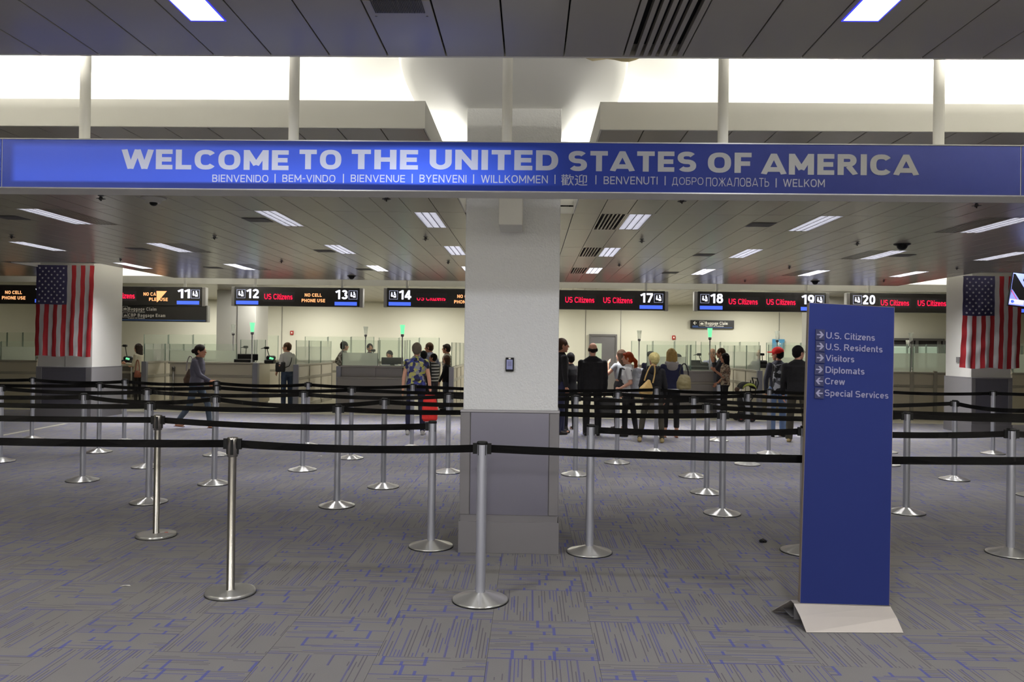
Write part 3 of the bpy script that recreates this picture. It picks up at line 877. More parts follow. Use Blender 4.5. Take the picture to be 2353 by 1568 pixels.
# ------------------------------------------------------------------ flags
def flag(px0, px1, ytop, ybot, Y, xc0, xc1, label, seed):
    """13 vertical stripes with the canton at the upper left; a cloth grid with folds"""
    x0, x1 = at(px0, ytop, Y).x, at(px1, ytop, Y).x
    z1 = at((px0 + px1) / 2, ytop, Y).z; z0 = at((px0 + px1) / 2, ybot, Y).z
    Wd, H = x1 - x0, z1 - z0
    o = empty('flag', ((x0 + x1) / 2, Y, 0))
    rr = random.Random(seed); ph = [rr.uniform(0, 6.28) for _ in range(6)]
    def pos(u, v, lift=0):   # u across, v down
        x = x0 + Wd * u + .012 * math.sin(v * 5 + ph[0]) * v - .04 * u * v * (1 if seed == 1 else .2)
        y = Y - .012 - .018 * v * (math.sin(u * 22 + ph[1]) + .5 * math.sin(u * 41 + v * 3 + ph[2])) - .006 * math.sin(v * 30 + u * 9 + ph[3])
        over = max(0, (xc0 - x)) + max(0, (x - xc1))
        y += over * .35 * v
        if over == 0: y = min(y, Y - .004)
        z = z1 - H * v - .012 * v * math.sin(u * 12 + ph[4])
        return (x - (x0 + x1) / 2, y - Y - lift, z)
    NS, NV = 4, 56
    def patch(us, v0, v1, name, m):
        mb = MB()
        nv = max(2, int(NV * (v1 - v0)))
        for (ua, ub) in us:
            b = len(mb.v); n = NS
            if ub - ua > .2: n = 28
            for j in range(nv + 1):
                for i in range(n + 1): mb.v.append(pos(ua + (ub - ua) * i / n, v0 + (v1 - v0) * j / nv))
            for j in range(nv):
                for i in range(n):
                    a = b + j * (n + 1) + i; mb.f.append([a, a + n + 1, a + n + 2, a + 1]); mb.sm.append(True)
        return mb.build(name, m, o)
    vc = .432
    for k in range(13):
        patch([(k / 13, (k + 1) / 13)], vc if k < 7 else 0, 1, 'stripe', 'flag_red' if k % 2 == 0 else 'flag_white')
    patch([(0, 7 / 13)], 0, vc, 'canton', 'flag_blue')
    st = MB()
    for r_ in range(11):
        nst = 5 if r_ % 2 == 0 else 4
        for c_ in range(nst):
            u = 7 / 13 * ((.115 if nst == 5 else .21) + c_ * .1925); v = vc * (.075 + r_ * .0855)
            b = len(st.v); st.v.append(pos(u, v, .004))
            for t in range(10):
                rad = (.5 if t % 2 else 1.0) * .026
                an = math.pi / 2 + t * math.pi / 5
                du, dvv = rad * math.cos(an) / Wd, -rad * math.sin(an) / H
                st.v.append(pos(u + du, v + dvv, .004))
            for t in range(10): st.f.append([b, b + 1 + t, b + 1 + (t + 1) % 10]); st.sm.append(False)
    stuff(st.build('stars', 'star_white', o))
    for k in (0, 6, 12):
        pp = pos(min(.985, .01 + k / 12.3), .004)
        MB().tube((pp[0], pp[1] - .004, pp[2]), (pp[0], .02, pp[2] + .0), .006, n=8).build('grommet', 'chrome', o)
    tag(o, label, 'flag')
flag(84.5, 217.5, 610, 819, 15.78, lc[0], lc[1], 'striped flag with a starry blue canton hanging on the left column', 1)
flag(2213, 2348, 635, 847, 15.47, rc[0], rc[1], 'striped flag with a starry blue canton hanging on the right column behind the screen', 2)

# ------------------------------------------------------------------ welcome sign
def sign_material(name, base, glow, strength, hot):
    m = bpy.data.materials.new(name); m.use_nodes = True
    nt = m.node_tree; N = nt.nodes; L = nt.links; b = N['Principled BSDF']
    b.inputs['Base Color'].default_value = (*lin(base), 1); b.inputs['Roughness'].default_value = .6; b.inputs['Specular IOR Level'].default_value = .12
    g = N.new('ShaderNodeNewGeometry'); sp = N.new('ShaderNodeSeparateXYZ'); L.new(g.outputs['Position'], sp.inputs[0])
    def mr(src, a, c, lo=0, hi=1):
        n = N.new('ShaderNodeMapRange'); n.interpolation_type = 'SMOOTHSTEP'
        n.inputs[1].default_value = a; n.inputs[2].default_value = c; n.inputs[3].default_value = lo; n.inputs[4].default_value = hi
        L.new(src, n.inputs[0]); return n.outputs[0]
    def mul(a, c, op='MULTIPLY'):
        n = N.new('ShaderNodeMath'); n.operation = op
        for i, v in enumerate((a, c)):
            if isinstance(v, (int, float)): n.inputs[i].default_value = v
            else: L.new(v, n.inputs[i])
        return n.outputs[0]
    X, Z = sp.outputs[0], sp.outputs[2]
    zl, zh = SG['zb'] + .042, SG['zt'] - .03
    # lamps inside burn on the left two thirds only: brightness along the box
    f = mul(mr(X, SG['lit0'], SG['lit0'] + .05), mr(X, .25, -.45))
    f = mul(f, mr(X, SG['lit0'], -1.0, .55, 1))
    f = mul(f, mr(Z, zl - .008, zl + .012)); f = mul(f, mr(Z, zh + .012, zh - .03, .0, 1))
    f = mul(f, mr(Z, zl + .03, zh - .03, 1, .62))
    hs = mul(mr(X, -1.15, -.72), mr(X, -.25, -.72)); f = mul(f, mul(mul(hs, .5), .85, 'ADD'))
    rest = mul(mr(X, -.6, 2.4, .16, .0), 0.0, 'ADD')
    f = mul(f, rest, 'ADD')
    b.inputs['Emission Color'].default_value = (*lin(glow), 1)
    L.new(mul(f, strength), b.inputs['Emission Strength'])
    MATS[name] = m
YS = 4.8
SG = dict(zt=(at(100, 318.5, YS).z + at(2250, 333, YS).z) / 2, zb=(at(100, 433.5, YS).z + at(2250, 450, YS).z) / 2, lit0=at(21, 380, YS).x)
print('SIGN', SG, at(100, 318.5, YS).z, at(2250, 333, YS).z, at(100, 433.5, YS).z, at(2250, 450, YS).z)
sign_material('sign_face', (14, 22, 68), (66, 98, 226), 1.0, 1)
sign_material('sign_letters', (136, 134, 130), (205, 215, 255), .62, .5)
sg = empty('welcome_sign', (0, YS, 0))
xl, xr = at(4, 380, YS).x, at(2346, 380, YS).x
MB().box(-4.4, 4.4, .004, .2, SG['zb'] - .002, SG['zt'], .002).build('housing', 'ceiling_trim', sg)
MB().box(xl + .004, xr - .004, -.001, .004, SG['zb'] + .006, SG['zt'] - .006).build('face_panel', 'sign_face', sg)
MB().box(-4.35, xl - .004, -.001, .004, SG['zb'] + .006, SG['zt'] - .006).build('face_panel', 'sign_face', sg)
MB().box(xr + .004, 4.35, -.001, .004, SG['zb'] + .006, SG['zt'] - .006).build('face_panel', 'sign_face', sg)
for z0, z1 in ((SG['zt'] - .006, SG['zt'] + .001), (SG['zb'] - .001, SG['zb'] + .006)):
    MB().box(-4.4, 4.4, -.004, .006, z0, z1).build('frame_rail', 'sign_edge', sg)
def stext(s, px0, px1, pt, pb, t, gap, name='lettering'):
    a, c = at(px0, pb, YS), at(px1, pt, YS)
    mid = (px0 + px1) / 2; zb = at(mid, pb, YS).z; zt = at(mid, pt, YS).z
    if s == '歡迎': text(s, name, 'sign_letters', sg, a.x, 0, zb, c.x - a.x, zt - zb, .004, 1)
    else: stext_(s, name, 'sign_letters', sg, a.x, 0, zb, c.x - a.x, zt - zb, t, gap)
# words: (text, x0, x1, top, bottom) in the photograph
for s, x0, x1, t, b_ in (('WELCOME', 279, 664, 344.5, 390), ('TO', 688, 785, 344.5, 389.5), ('THE', 808, 961, 344.5, 389.5), ('UNITED', 987, 1283, 345, 391),
                         ('STATES', 1306, 1600, 348, 394.5), ('OF', 1626, 1727, 351, 397.5), ('AMERICA', 1748, 2112, 354.5, 402.5)):
    stext(s, x0, x1, t, b_, .225, .12)
low = [('BIENVENIDO', 488, 617, 402, 419), ('|', 631, 634, 400, 421), ('BEM-VINDO', 649, 771, 402, 419), ('|', 788, 791, 400, 421), ('BIENVENUE', 806, 931, 402, 419),
       ('|', 946, 949, 400, 421), ('BYENVENI', 964, 1072, 402, 420), ('|', 1087, 1090, 401, 422), ('WILLKOMMEN', 1105, 1259, 403, 421), ('|', 1274, 1277, 402, 423),
       ('歡迎', 1289, 1350, 401, 427), ('|', 1368, 1371, 403, 424), ('BENVENUTI', 1387, 1511, 406, 424), ('|', 1527, 1530, 405, 426),
       ('ДОБРО', 1544, 1616, 408, 429), ('ПОЖАЛОВАТЬ', 1622, 1767, 409, 429), ('|', 1782, 1785, 410, 431), ('WELKOM', 1799, 1895, 412, 430)]
for s, x0, x1, t, b_ in low:
    if s == '|':
        a, c = at(x0, b_, YS), at(x1, t, YS)
        MB().box(a.x, a.x + .006, -.0025, -.001, a.z, c.z).build('divider', 'sign_letters', sg)
    else: stext(s, x0, x1, t, b_ - (4 if s == 'ДОБРО' else 0), .13 if s[0] < 'z' else .10, .16)
tag(sg, 'long blue backlit banner sign reading welcome to the united states of america', 'sign')
for k, px in enumerate((196, 676, 1166, 1662, 2157.5)):
    x = at(px, 230 if k != 2 else 230, YS + .1).x
    o = MB().tube((0, 0, SG['zt'] - .004), (0, 0, 3.745), .032, n=24).build('hanger_pole', 'white_paint', None, (x, YS + .1, 0))
    tag(o, 'white round pole holding the welcome sign, %s' % ('far left', 'left of the column', 'in front of the middle column', 'right of the column', 'far right')[k], 'pole', 'poles holding the welcome sign')

# ------------------------------------------------------------------ gate signs
YG = 19.2
def icon(mb, x, z, s):
    """small pictogram: officer behind a desk and a traveller"""
    def disc(cx, cz, r):
        mb.add([(cx + r * math.cos(t * math.pi / 5), -.004, cz + r * math.sin(t * math.pi / 5)) for t in range(10)], [tuple(range(10))])
    def q(p): mb.add([(x + a * s, -.004, z + b * s) for a, b in p], [tuple(range(len(p)))])
    disc(x + .30 * s, z + .74 * s, .08 * s); disc(x + .62 * s, z + .78 * s, .09 * s)
    q([(.2, .35), (.34, .28), (.4, .62), (.22, .64)]); q([(.34, .28), (.56, .36), (.55, .46), (.34, .42)])
    q([(.5, .2), (.8, .2), (.8, .5), (.66, .42), (.5, .38)]); q([(.54, .5), (.78, .52), (.76, .68), (.56, .68)])
def gate_sign(px0, px1, pt, pb, nl, nr, msgs, label, shift=0):
    a, c = at(px0, pb, YG), at(px1, pt, YG)
    Wd = 287 / FPX * YG * 1.0
    x0, z0 = a.x, (a.z + at(px1, pb, YG).z) / 2
    x1 = c.x; z1 = (c.z + at(px0, pt, YG).z) / 2
    Wd, H = x1 - x0, z1 - z0
    o = empty('gate_sign', (x0, YG, z0))
    MB().box(0, Wd, .004, .22, 0, H, .004).build('housing', 'sign_black', o)
    for xx in (-.09, Wd): MB().box(xx, xx + .09, .02, .2, -.012, H + .0, .01).build('end_cap', 'sign_edge', o)
    u = lambda f: f / 287 * Wd
    hz = H / 43
    def side(x, num, lft):
        if not num: return
        bm = MB(); bx0 = x
        ix = x if lft else x + 31
        s = 20
        for p in ((0, 1, 0, s), (s - 1, s, 0, s), (0, s, 0, 1), (0, s, s - 1, s)):
            bm.box(u(ix + p[0]), u(ix + p[1]), -.003, .003, (17 + p[2]) * hz, (17 + p[3]) * hz)
        bm.build('icon_frame', 'led_line', o)
        ic = MB(); icon(ic, u(ix), 17 * hz, u(s)); ic.build('icon', 'led_white', o)
        stext_(num, 'gate_number', 'led_white', o, u(x + 22 if lft else x), 0, 17 * hz, u(29), 21 * hz, .2, .12)
        MB().box(u(x - 1), u(x + 50), -.003, .003, 3 * hz, 11 * hz).build('status_bar', 'led_blue', o)
    side(5 + shift * 1.4, nl, True)
    side(232, nr, False)
    for k, mtxt in enumerate(msgs):
        if not mtxt: continue
        xx = (66 if k == 0 else 151) + shift
        if mtxt == 'us':
            MB().box(u(xx), u(xx + 72), .0, .005, 10 * hz, 32 * hz).build('display', 'sign_grey', o)
            stext_('US Citizens', 'message', 'led_red', o, u(xx + 3), 0, 15 * hz, u(65), 12.5 * hz, .15, .12)
        elif mtxt == 'us_half':
            MB().box(u(xx), u(xx + 72), .0, .005, 10 * hz, 32 * hz).build('display', 'sign_grey', o)
            vs, fs = strokemesh('US Citizens', 't', u(66), 12.5 * hz, .15, .12)
            bm = bmesh.new(); bv = [bm.verts.new((v[0] + u(xx + 3), -.003, v[2])) for v in vs]
            for f in fs:
                try: bm.faces.new([bv[i] for i in f])
                except ValueError: pass
            bmesh.ops.bisect_plane(bm, geom=bm.verts[:] + bm.edges[:] + bm.faces[:], plane_co=(0, 0, 6 * hz), plane_no=(0, 0, 1), clear_outer=True)
            bm.verts.index_update()
            MB().add([(v.co.x, v.co.y, v.co.z + 15 * hz) for v in bm.verts], [[v.index for v in f.verts] for f in bm.faces]).build('message', 'led_red', o); bm.free()
        elif mtxt == 'cell':
            stext_('NO CELL', 'message', 'led_orange', o, u(xx + 11), 0, 22 * hz, u(39), 7.5 * hz, .2, .15)
            stext_('PHONE USE', 'message', 'led_orange', o, u(xx + 4), 0, 9.5 * hz, u(54), 7.5 * hz, .2, .15)
        elif mtxt == 'glitch':
            stext_('NO CA', 'message', 'led_orange', o, u(xx + 3), 0, 22 * hz, u(29), 7.5 * hz, .2, .15)
            stext_('PLE', 'message', 'led_orange', o, u(xx + 16), 0, 10 * hz, u(17), 7.5 * hz, .2, .15)
            stext_('USE', 'message', 'led_orange', o, u(xx + 41), 0, 10 * hz, u(18), 7.5 * hz, .2, .15)
            MB().add([(u(xx + 33), -.005, 33 * hz), (u(xx + 34), -.005, 7 * hz), (u(xx + 38), -.005, 10 * hz), (u(xx + 46), -.005, 20 * hz), (u(xx + 57), -.005, 33 * hz)], [(0, 1, 2, 3, 4)]).build('bright_wedge', 'led_orange', o)
    for f in (.155, .855):
        xx = u(287 * f) if Wd > 2.5 else Wd * f
        MB().tube((xx, .1, H), (xx, .1, 3.73 - z0), .035, n=12).build('hanger', 'white_paint', o)
    tag(o, label, 'sign', 'gate signs over the desks')
gate_sign(-150, 137, 654.5, 697.5, '9', '10', ['us', 'cell'], 'black overhead gate sign at the far left, half behind the left flag')
gate_sign(176, 463, 658.5, 701.5, '10', '11', ['us', 'glitch'], 'black overhead gate sign numbered eleven with a garbled orange message')
gate_sign(538.5, 825.5, 660.5, 704, '12', '13', ['us', 'cell'], 'black overhead gate sign numbered twelve and thirteen')
gate_sign(889, 1176, 663.5, 707, '14', '15', ['us_half', 'cell'], 'black overhead gate sign numbered fourteen, cut off by the middle column')
gate_sign(1232, 1528, 667.5, 712, '16', '17', ['us', 'us'], 'black overhead gate sign numbered seventeen, right of the middle column', shift=-4)
gate_sign(1604, 1898, 671.5, 716, '18', '19', ['us', 'us'], 'black overhead gate sign numbered eighteen and nineteen')
gate_sign(1955, 2242, 674.5, 718.5, '20', '21', ['us', 'us'], 'black overhead gate sign numbered twenty above the blue totem')
gate_sign(2335, 2622, 679.5, 723, '22', '23', ['us', 'us'], 'black overhead gate sign at the right edge behind the screen')
# baggage signs
def bag_icon(o, x, z, s, kind=0, y=-.004):
    b = MB(); t = s * .06
    for p in ((0, t, 0, s), (s - t, s, 0, s), (0, s, 0, t), (0, s, s - t, s)): b.box(x + p[0], x + p[1], y, y + .003, z + p[2], z + p[3])
    if kind == 0:
        b.box(x + s * .2, x + s * .8, y, y + .003, z + s * .25, z + s * .62); b.box(x + s * .38, x + s * .62, y, y + .003, z + s * .62, z + s * .72)
    else:
        b.add([(x + s * .2, y, z + s * .2), (x + s * .55, y, z + s * .2), (x + s * .6, y, z + s * .75)], [(0, 1, 2)])
        b.box(x + s * .62, x + s * .8, y, y + .003, z + s * .2, z + s * .5)
    b.build('icon', 'print_white', o)
YB = 19.25
a, c = at(262, 738, YB), at(474.5, 704.5, YB)
o = empty('baggage_sign', (a.x, YB, a.z))
Wd, H = c.x - a.x, c.z - a.z + .02; k_ = FPX / YB
MB().box(0, Wd, 0, .14, 0, H, .004).build('panel', 'sign_black', o)
MB().box(Wd, Wd + .03, .0, .14, 0, H).build('edge', 'sign_edge', o)
MB().box(.05, Wd - .02, -.004, .002, 2 / k_, 4.5 / k_).build('blue_line', 'print_blue', o)
bag_icon(o, 20 / k_, 23 / k_, 12 / k_); bag_icon(o, 20 / k_, 8.5 / k_, 12 / k_, 1)
stext_('Baggage Claim', 'lettering', 'print_white', o, 33 / k_, -.003, 25 / k_, 67 / k_, 7.6 / k_, .2, .15)
stext_('Reclamo de Equipaje', 'lettering', 'print_white', o, 33 / k_, -.003, 20.5 / k_, 40 / k_, 3.4 / k_, .16, .14)
stext_('CBP Baggage Exam', 'lettering', 'print_white', o, 33 / k_, -.003, 10.5 / k_, 88 / k_, 7.6 / k_, .2, .15)
stext_('Examen de Equipaje', 'lettering', 'print_white', o, 33 / k_, -.003, 6 / k_, 40 / k_, 3.4 / k_, .16, .14)
for f in (.3, .8): MB().tube((Wd * f, .1, H), (Wd * f, .1, H + .06), .012, n=8).build('hanger', 'sign_edge', o)
tag(o, 'black baggage claim and baggage exam sign hanging under gate sign eleven', 'sign')
YB = 27.2
a, c = at(1587, 755, YB), at(1687, 737, YB)
o = empty('baggage_sign', (a.x, YB, a.z)); k_ = FPX / YB; Wd, H = c.x - a.x, c.z - a.z
MB().box(0, Wd, 0, .1, 0, H, .003).build('panel', 'sign_black', o)
MB().box(4 / k_, 17 / k_, -.004, .002, 3 / k_, 6.5 / k_).build('blue_bar', 'print_blue', o)
MB().box(4 / k_, Wd - 4 / k_, -.004, .002, 2 / k_, 3.4 / k_).build('blue_line', 'print_blue', o)
def arrow(o, x, z, s, dirn=-1, m='print_white', y=-.004, name='arrow', th=.17):
    """arrow glyph in a square of side s, pointing left (-1) or right (1)"""
    def P(a, b): return (x + s * (a if dirn > 0 else 1 - a), y, z + s * b)
    t = th
    mb = MB()
    mb.add([P(.05, .5 - t / 2), P(.72, .5 - t / 2), P(.72, .5 + t / 2), P(.05, .5 + t / 2)], [(0, 1, 2, 3)])
    mb.add([P(.95, .5), P(.55, .95), P(.33, .95), P(.70, .5)], [(0, 1, 2, 3)])
    mb.add([P(.95, .5), P(.70, .5), P(.33, .05), P(.55, .05)], [(0, 1, 2, 3)])
    return mb.build(name, m, o)
arrow(o, 5 / k_, 8 / k_, 9 / k_)
bag_icon(o, 20 / k_, 6 / k_, 11 / k_)
stext_('Baggage Claim', 'lettering', 'print_white', o, 33 / k_, -.003, 9 / k_, 51 / k_, 7 / k_, .2, .15)
stext_('Reclamo de Equipaje', 'lettering', 'print_white', o, 33 / k_, -.003, 4.6 / k_, 42 / k_, 3.2 / k_, .16, .14)
tag(o, 'black baggage claim sign with a left arrow on the cream back wall', 'sign')
a, c = at(1775, 802, 27.2), at(1803, 780, 27.2)
o = empty('arrow_sign', (a.x, 27.2, a.z)); Wd, H = c.x - a.x, c.z - a.z
MB().box(0, Wd, 0, .05, 0, H, .003).build('panel', mat('sky_sign', (78, 146, 186), .5), o)
arrow(o, Wd * .35, H * .3, H * .45)
tag(o, 'light blue arrow sign on the back wall above the red cap', 'sign')
# fire alarms
for px, py, lb in ((670, 765, 'left of the middle column'), (1548.5, 776, 'right of the middle column')):
    p = at(px, py, 27.24); o = empty('fire_alarm', (p.x, 27.25, p.z))
    MB().box(-.055, .055, 0, .05, -.07, .07, .006).build('housing', 'alarm_red', o)
    MB().box(-.022, .026, -.012, .0, -.03, .03, .006).build('strobe', 'print_white', o)
    tag(o, 'small red fire alarm strobe on the back wall, ' + lb, 'fire alarm')
# door in the back wall
a, c = at(1354, 768, 27.2), at(1418.5, 768, 27.2)
o = empty('door_1', (a.x, 27.2, 0), kind='structure'); Wd = c.x - a.x; H = a.z
MB().box(0, .06, 0, .1, 0, H, .004).box(Wd - .06, Wd, 0, .1, 0, H, .004).box(.06, Wd - .06, 0, .1, H - .07, H, .004).build('door_frame', 'frame_metal', o)
MB().box(.06, Wd - .06, .05, .09, 0, H - .07).build('door_leaf', 'door_metal', o)
MB().box(.14, .14 + .3, .045, .05, .95, H - .32).build('door_glass', mat('pale_pane', (186, 196, 176), .3), o)
MB().tube((Wd - .14, .0, 1.0), (Wd - .14, .05, 1.0), .02, n=10).box(Wd - .2, Wd - .1, -.01, .005, .985, 1.015).build('door_handle', 'chrome', o)
# glazed opening at the far right of the back wall
a, c = at(2040, 777, 27.15), at(2171, 780, 27.15)
o = empty('window_1', (a.x, 27.15, 0), kind='structure'); Wd = c.x - a.x; H = a.z
xs = [0, at(2097, 790, 27.15).x - a.x, at(2106, 790, 27.15).x - a.x, at(2158, 790, 27.15).x - a.x, Wd]
f = MB().box(0, Wd, 0, .14, H - .08, H, .003)
for x in (0, xs[1] - .05, xs[2] - .02, xs[3] - .03, Wd - .05): f.box(x, x + .09, 0, .14, 0, H - .08)
f.build('window_frame', 'frame_metal', o)
MB().box(.09, Wd - .09, .08, .12, H - .28, H - .08).build('dark_header', 'sign_grey', o)
MB().box(.09, Wd - .09, .08, .12, .1, H - .28).build('pane', mat('lit_pane', (205, 220, 210), .4, emit=(190, 205, 190), es=.35), o)

# ------------------------------------------------------------------ screen at the right edge
YT = 12.0
tv = empty('hanging_screen', (0, 0, 0))
P = lambda px, py, y=YT: at(px, py, y)
bl, tl = P(2315, 702), P(2327, 625)
axu = (tl - bl); Hs = axu.length; axu.normalize(); axr = Vector((math.cos(R(8)), math.sin(R(-14)), 0)).normalized()
axr = (axr - axu * axr.dot(axu)).normalized(); axn = axr.cross(axu)
Ws = Hs * 1.6
def TV(x0, x1, z0, z1, n0, n1, name, m):
    vs = [bl + axr * x + axu * z - axn * (-n) for n in (n0, n1) for z in (z0, z1) for x in (x0, x1)]
    mb = MB(); mb.add(vs, [(0, 2, 3, 1), (4, 5, 7, 6), (0, 1, 5, 4), (2, 6, 7, 3), (0, 4, 6, 2), (1, 3, 7, 5)])
    return mb.build(name, m, tv)
TV(0, Ws, 0, Hs, 0, -.05, 'bezel', 'black_plastic')
TV(.012, Ws - .012, .014, Hs - .012, .004, -.004, 'display', mat('tv_blue', (150, 165, 240), .4, emit=(150, 160, 250), es=.85))
def TVp(pts, name, m, n=.006):
    mb = MB(); mb.add([bl + axr * x * Hs + axu * z * Hs + axn * n for x, z in pts], [tuple(range(len(pts)))]); mb.build(name, m, tv)
mat('tv_black', (14, 14, 18), .4)
TVp([(.03, .95), (.08, .95), (.62, .2), (.62, .03), (.48, .2), (.28, .2), (.05, .5), (.03, .2)], 'dark_band', 'tv_black')
TVp([(.3, .83), (.62, .83), (.62, .76), (.3, .76)], 'caption', 'tv_black', .007)
mat('tv_white', (235, 235, 245), .4, emit=(225, 225, 245), es=.9); mat('tv_red', (220, 40, 40), .4, emit=(240, 30, 50), es=.9)
TVp([(.03, .2), (.4, .2), (.4, .06), (.03, .06)], 'badge', 'tv_white', .0075)
TVp([(.06, .16), (.12, .18), (.16, .13), (.12, .08), (.07, .1)], 'emblem', 'led_blue', .008)
TVp([(.03, .45), (.05, .45), (.22, .2), (.2, .2)], 'red_edge', 'tv_red', .008)
cxt = bl + axr * Ws * .5 + axu * Hs * .8
o_ = MB().tube(cxt + Vector((0, .06, 0)), (cxt.x, cxt.y + .06, ZC + .02), .025, n=12).build('mount_pole', 'black_plastic', tv)
tag(tv, 'tilted flat screen hanging at the right edge in front of the flag', 'screen')

# ------------------------------------------------------------------ stanchions
ZB = .955
def spost(kind):
    r = empty('stanchion')
    if kind == 'cone':
        bs_ = MB().lathe([(0, .004), (.168, .004), (.175, .006), (.175, .012), (.170, .015), (.155, .018), (.05, .052), (.036, .056), (0, .058)], n=48).build('base', 'brushed_steel', r)
        MB().lathe([(.176, 0), (.178, .001), (.178, .006), (.176, .007)], n=48).build('rubber_ring', 'black_plastic', bs_)
        MB().lathe([(.031, .05), (.0315, .985)], n=28).build('pole', 'post_silver', r)
        MB().lathe([(.0, 1.0), (.029, 1.0), (.033, .997), (.034, .992), (.034, .982), (.0315, .980)], n=28).build('cap', 'black_plastic', r)
        sl = MB()
        for a in range(4):
            t = a * math.pi / 2 + math.pi / 4
            c, s = math.cos(t), math.sin(t)
            MB().box(c * .0318 - .002, c * .0318 + .002, s * .0318 - .002, s * .0318 + .002, .915, .981).build('belt_slot', 'black_plastic', r)
    else:
        bs_ = MB().lathe([(0, .002), (.15, .002), (.155, .004), (.155, .018), (.152, .023), (.14, .025), (.028, .027), (0, .028)], n=48).build('base', 'brushed_steel', r)
        MB().lathe([(.156, 0), (.158, .001), (.158, .004), (.156, .005)], n=48).build('rubber_ring', 'black_plastic', bs_)
        MB().lathe([(.03, .024), (.0255, .03), (.0255, .89)], n=28).build('pole', 'chrome', r)
        MB().lathe([(.0255, .872), (.0325, .874), (.0325, .993), (.031, .996), (0, .998)], n=28).build('head', 'chrome', r)
        for a in range(4):
            t = a * math.pi / 2 + R(12)
            c, s = math.cos(t), math.sin(t)
            o = MB().box(-.009, .009, .029, .038, .888, .985, .002).build('belt_slot', 'black_plastic', r); o.rotation_euler = (0, 0, t)
    return r
protos = {'cone': spost('cone'), 'steel': spost('steel')}
used = {}
# key: (base x, lowest y of base rim, kind, label)
PO = {
 'u': (1103, 1402, 'cone', 'silver belt stanchion in the front row, in front of the middle column'),
 'o': (529, 1382, 'steel', 'polished steel stanchion with flat disc base, nearest on the left'),
 'h': (358.5, 1242.6, 'steel', 'polished steel stanchion with flat disc base in the second row, left'),
 't': (990, 1270, 'cone', 'silver belt stanchion ending the second row just left of the middle column'),
 'aa': (1354, 1284, 'cone', 'silver belt stanchion beginning the second row just right of the middle column'),
 'af': (1846, 1281, 'cone', 'silver belt stanchion half hidden behind the left edge of the blue totem'),
 'aj': (2321.5, 1285, 'cone', 'silver belt stanchion in the second row at the right edge'),
 'g': (341.5, 1163, 'cone', 'silver belt stanchion in the third row, directly behind the polished steel one'),
 'n': (774, 1172, 'cone', 'silver belt stanchion in the third row, left of the middle column'),
 'ab': (1659, 1189.8, 'cone', 'silver belt stanchion in the third row, right of the middle column'),
 'ag': (2082, 1186.4, 'cone', 'silver belt stanchion in the third row, just right of the blue totem'),
 'd': (189.5, 1110.5, 'cone', 'silver belt stanchion in the fourth row, leftmost, in front of the left flag column'),
 'k': (491.8, 1119, 'cone', 'silver belt stanchion in the fourth row, below the walking woman'),
 'q': (880.7, 1126.6, 'cone', 'silver belt stanchion in the fourth row, nearest the left of the middle column'),
 'z': (1622.8, 1139.8, 'cone', 'silver belt stanchion in the fourth row, right of the middle column'),
 'a': (0, 1065, 'cone', 'silver belt stanchion cut by the left edge of the frame'),
 'f': (335.5, 1078.6, 'cone', 'silver belt stanchion in the fifth row, just left of the polished steel one'),
 'm': (695, 1086, 'cone', 'silver belt stanchion in the fifth row, below the man in the white shirt'),
 's': (1028.6, 1091, 'cone', 'silver belt stanchion in the fifth row, beside the middle column on its left'),
 'v': (1321.8, 1097, 'cone', 'silver belt stanchion in the fifth row, beside the middle column on its right'),
 'y': (1592, 1101, 'cone', 'silver belt stanchion in the fifth row, below the short pole lamp with green light'),
 'ah': (2192.5, 1107.5, 'cone', 'silver belt stanchion in front of the right flag column, left of its flag'),
 'am': (2376, 1146, 'cone', 'silver belt stanchion cut by the right edge, only its base rim showing'),
 'c': (227, 1043, 'cone', 'silver belt stanchion in the sixth row, below the left flag column edge'),
 'j': (496, 1050.6, 'cone', 'silver belt stanchion in the sixth row, behind the one below the walking woman'),
 'p': (806, 1058, 'cone', 'silver belt stanchion in the sixth row, right of the man in the white shirt'),
 'w': (1417.4, 1068.7, 'cone', 'silver belt stanchion in the sixth row, right of the black suited man'),
 'ad': (1717, 1072, 'cone', 'silver belt stanchion in the sixth row, in front of the stroller'),
 'al': (2038, 1073, 'cone', 'silver belt stanchion hidden behind the totem, front one, only its base rim showing'),
 'b': (73, 1012.5, 'cone', 'silver belt stanchion in the farthest row, leftmost'),
 'e': (285, 1018.7, 'cone', 'silver belt stanchion in the farthest row, right of the left flag column'),
 'i': (495, 1023.5, 'cone', 'silver belt stanchion in the farthest row, below the hand of the walking woman'),
 'l': (706, 1028, 'cone', 'silver belt stanchion in the farthest row, right of the man in the white shirt'),
 'r': (946, 1033, 'cone', 'silver belt stanchion in the farthest row, in front of the floral blouse woman'),
 'x': (1507, 1041.6, 'cone', 'silver belt stanchion in the farthest row, in front of the short haired blonde'),
 'ac': (1650, 1016, 'cone', 'silver stanchion without a belt beside the long haired woman at the desk'),
 'ae': (1766, 1047, 'cone', 'silver belt stanchion in the farthest row, in front of the red cap man'),
 'ak': (2035, 1043, 'cone', 'silver belt stanchion hidden behind the totem, rear one, only its base rim showing'),
 'ai': (2281, 1045.8, 'cone', 'silver belt stanchion in the farthest row, in front of the right flag column'),
 'st': (397, 937.5, 'steel', 'slim chrome stanchion standing against the desk partition by the walking woman'),
}
PL = {}
def place(key, loc, kind, label):
    if kind not in used: o = protos[kind]; used[kind] = 1
    else: o = copy_tree(protos[kind])
    o.location = loc; tag(o, label, 'stanchion', 'belt stanchions'); PL[key] = o
    o.rotation_euler = (0, 0, 0)
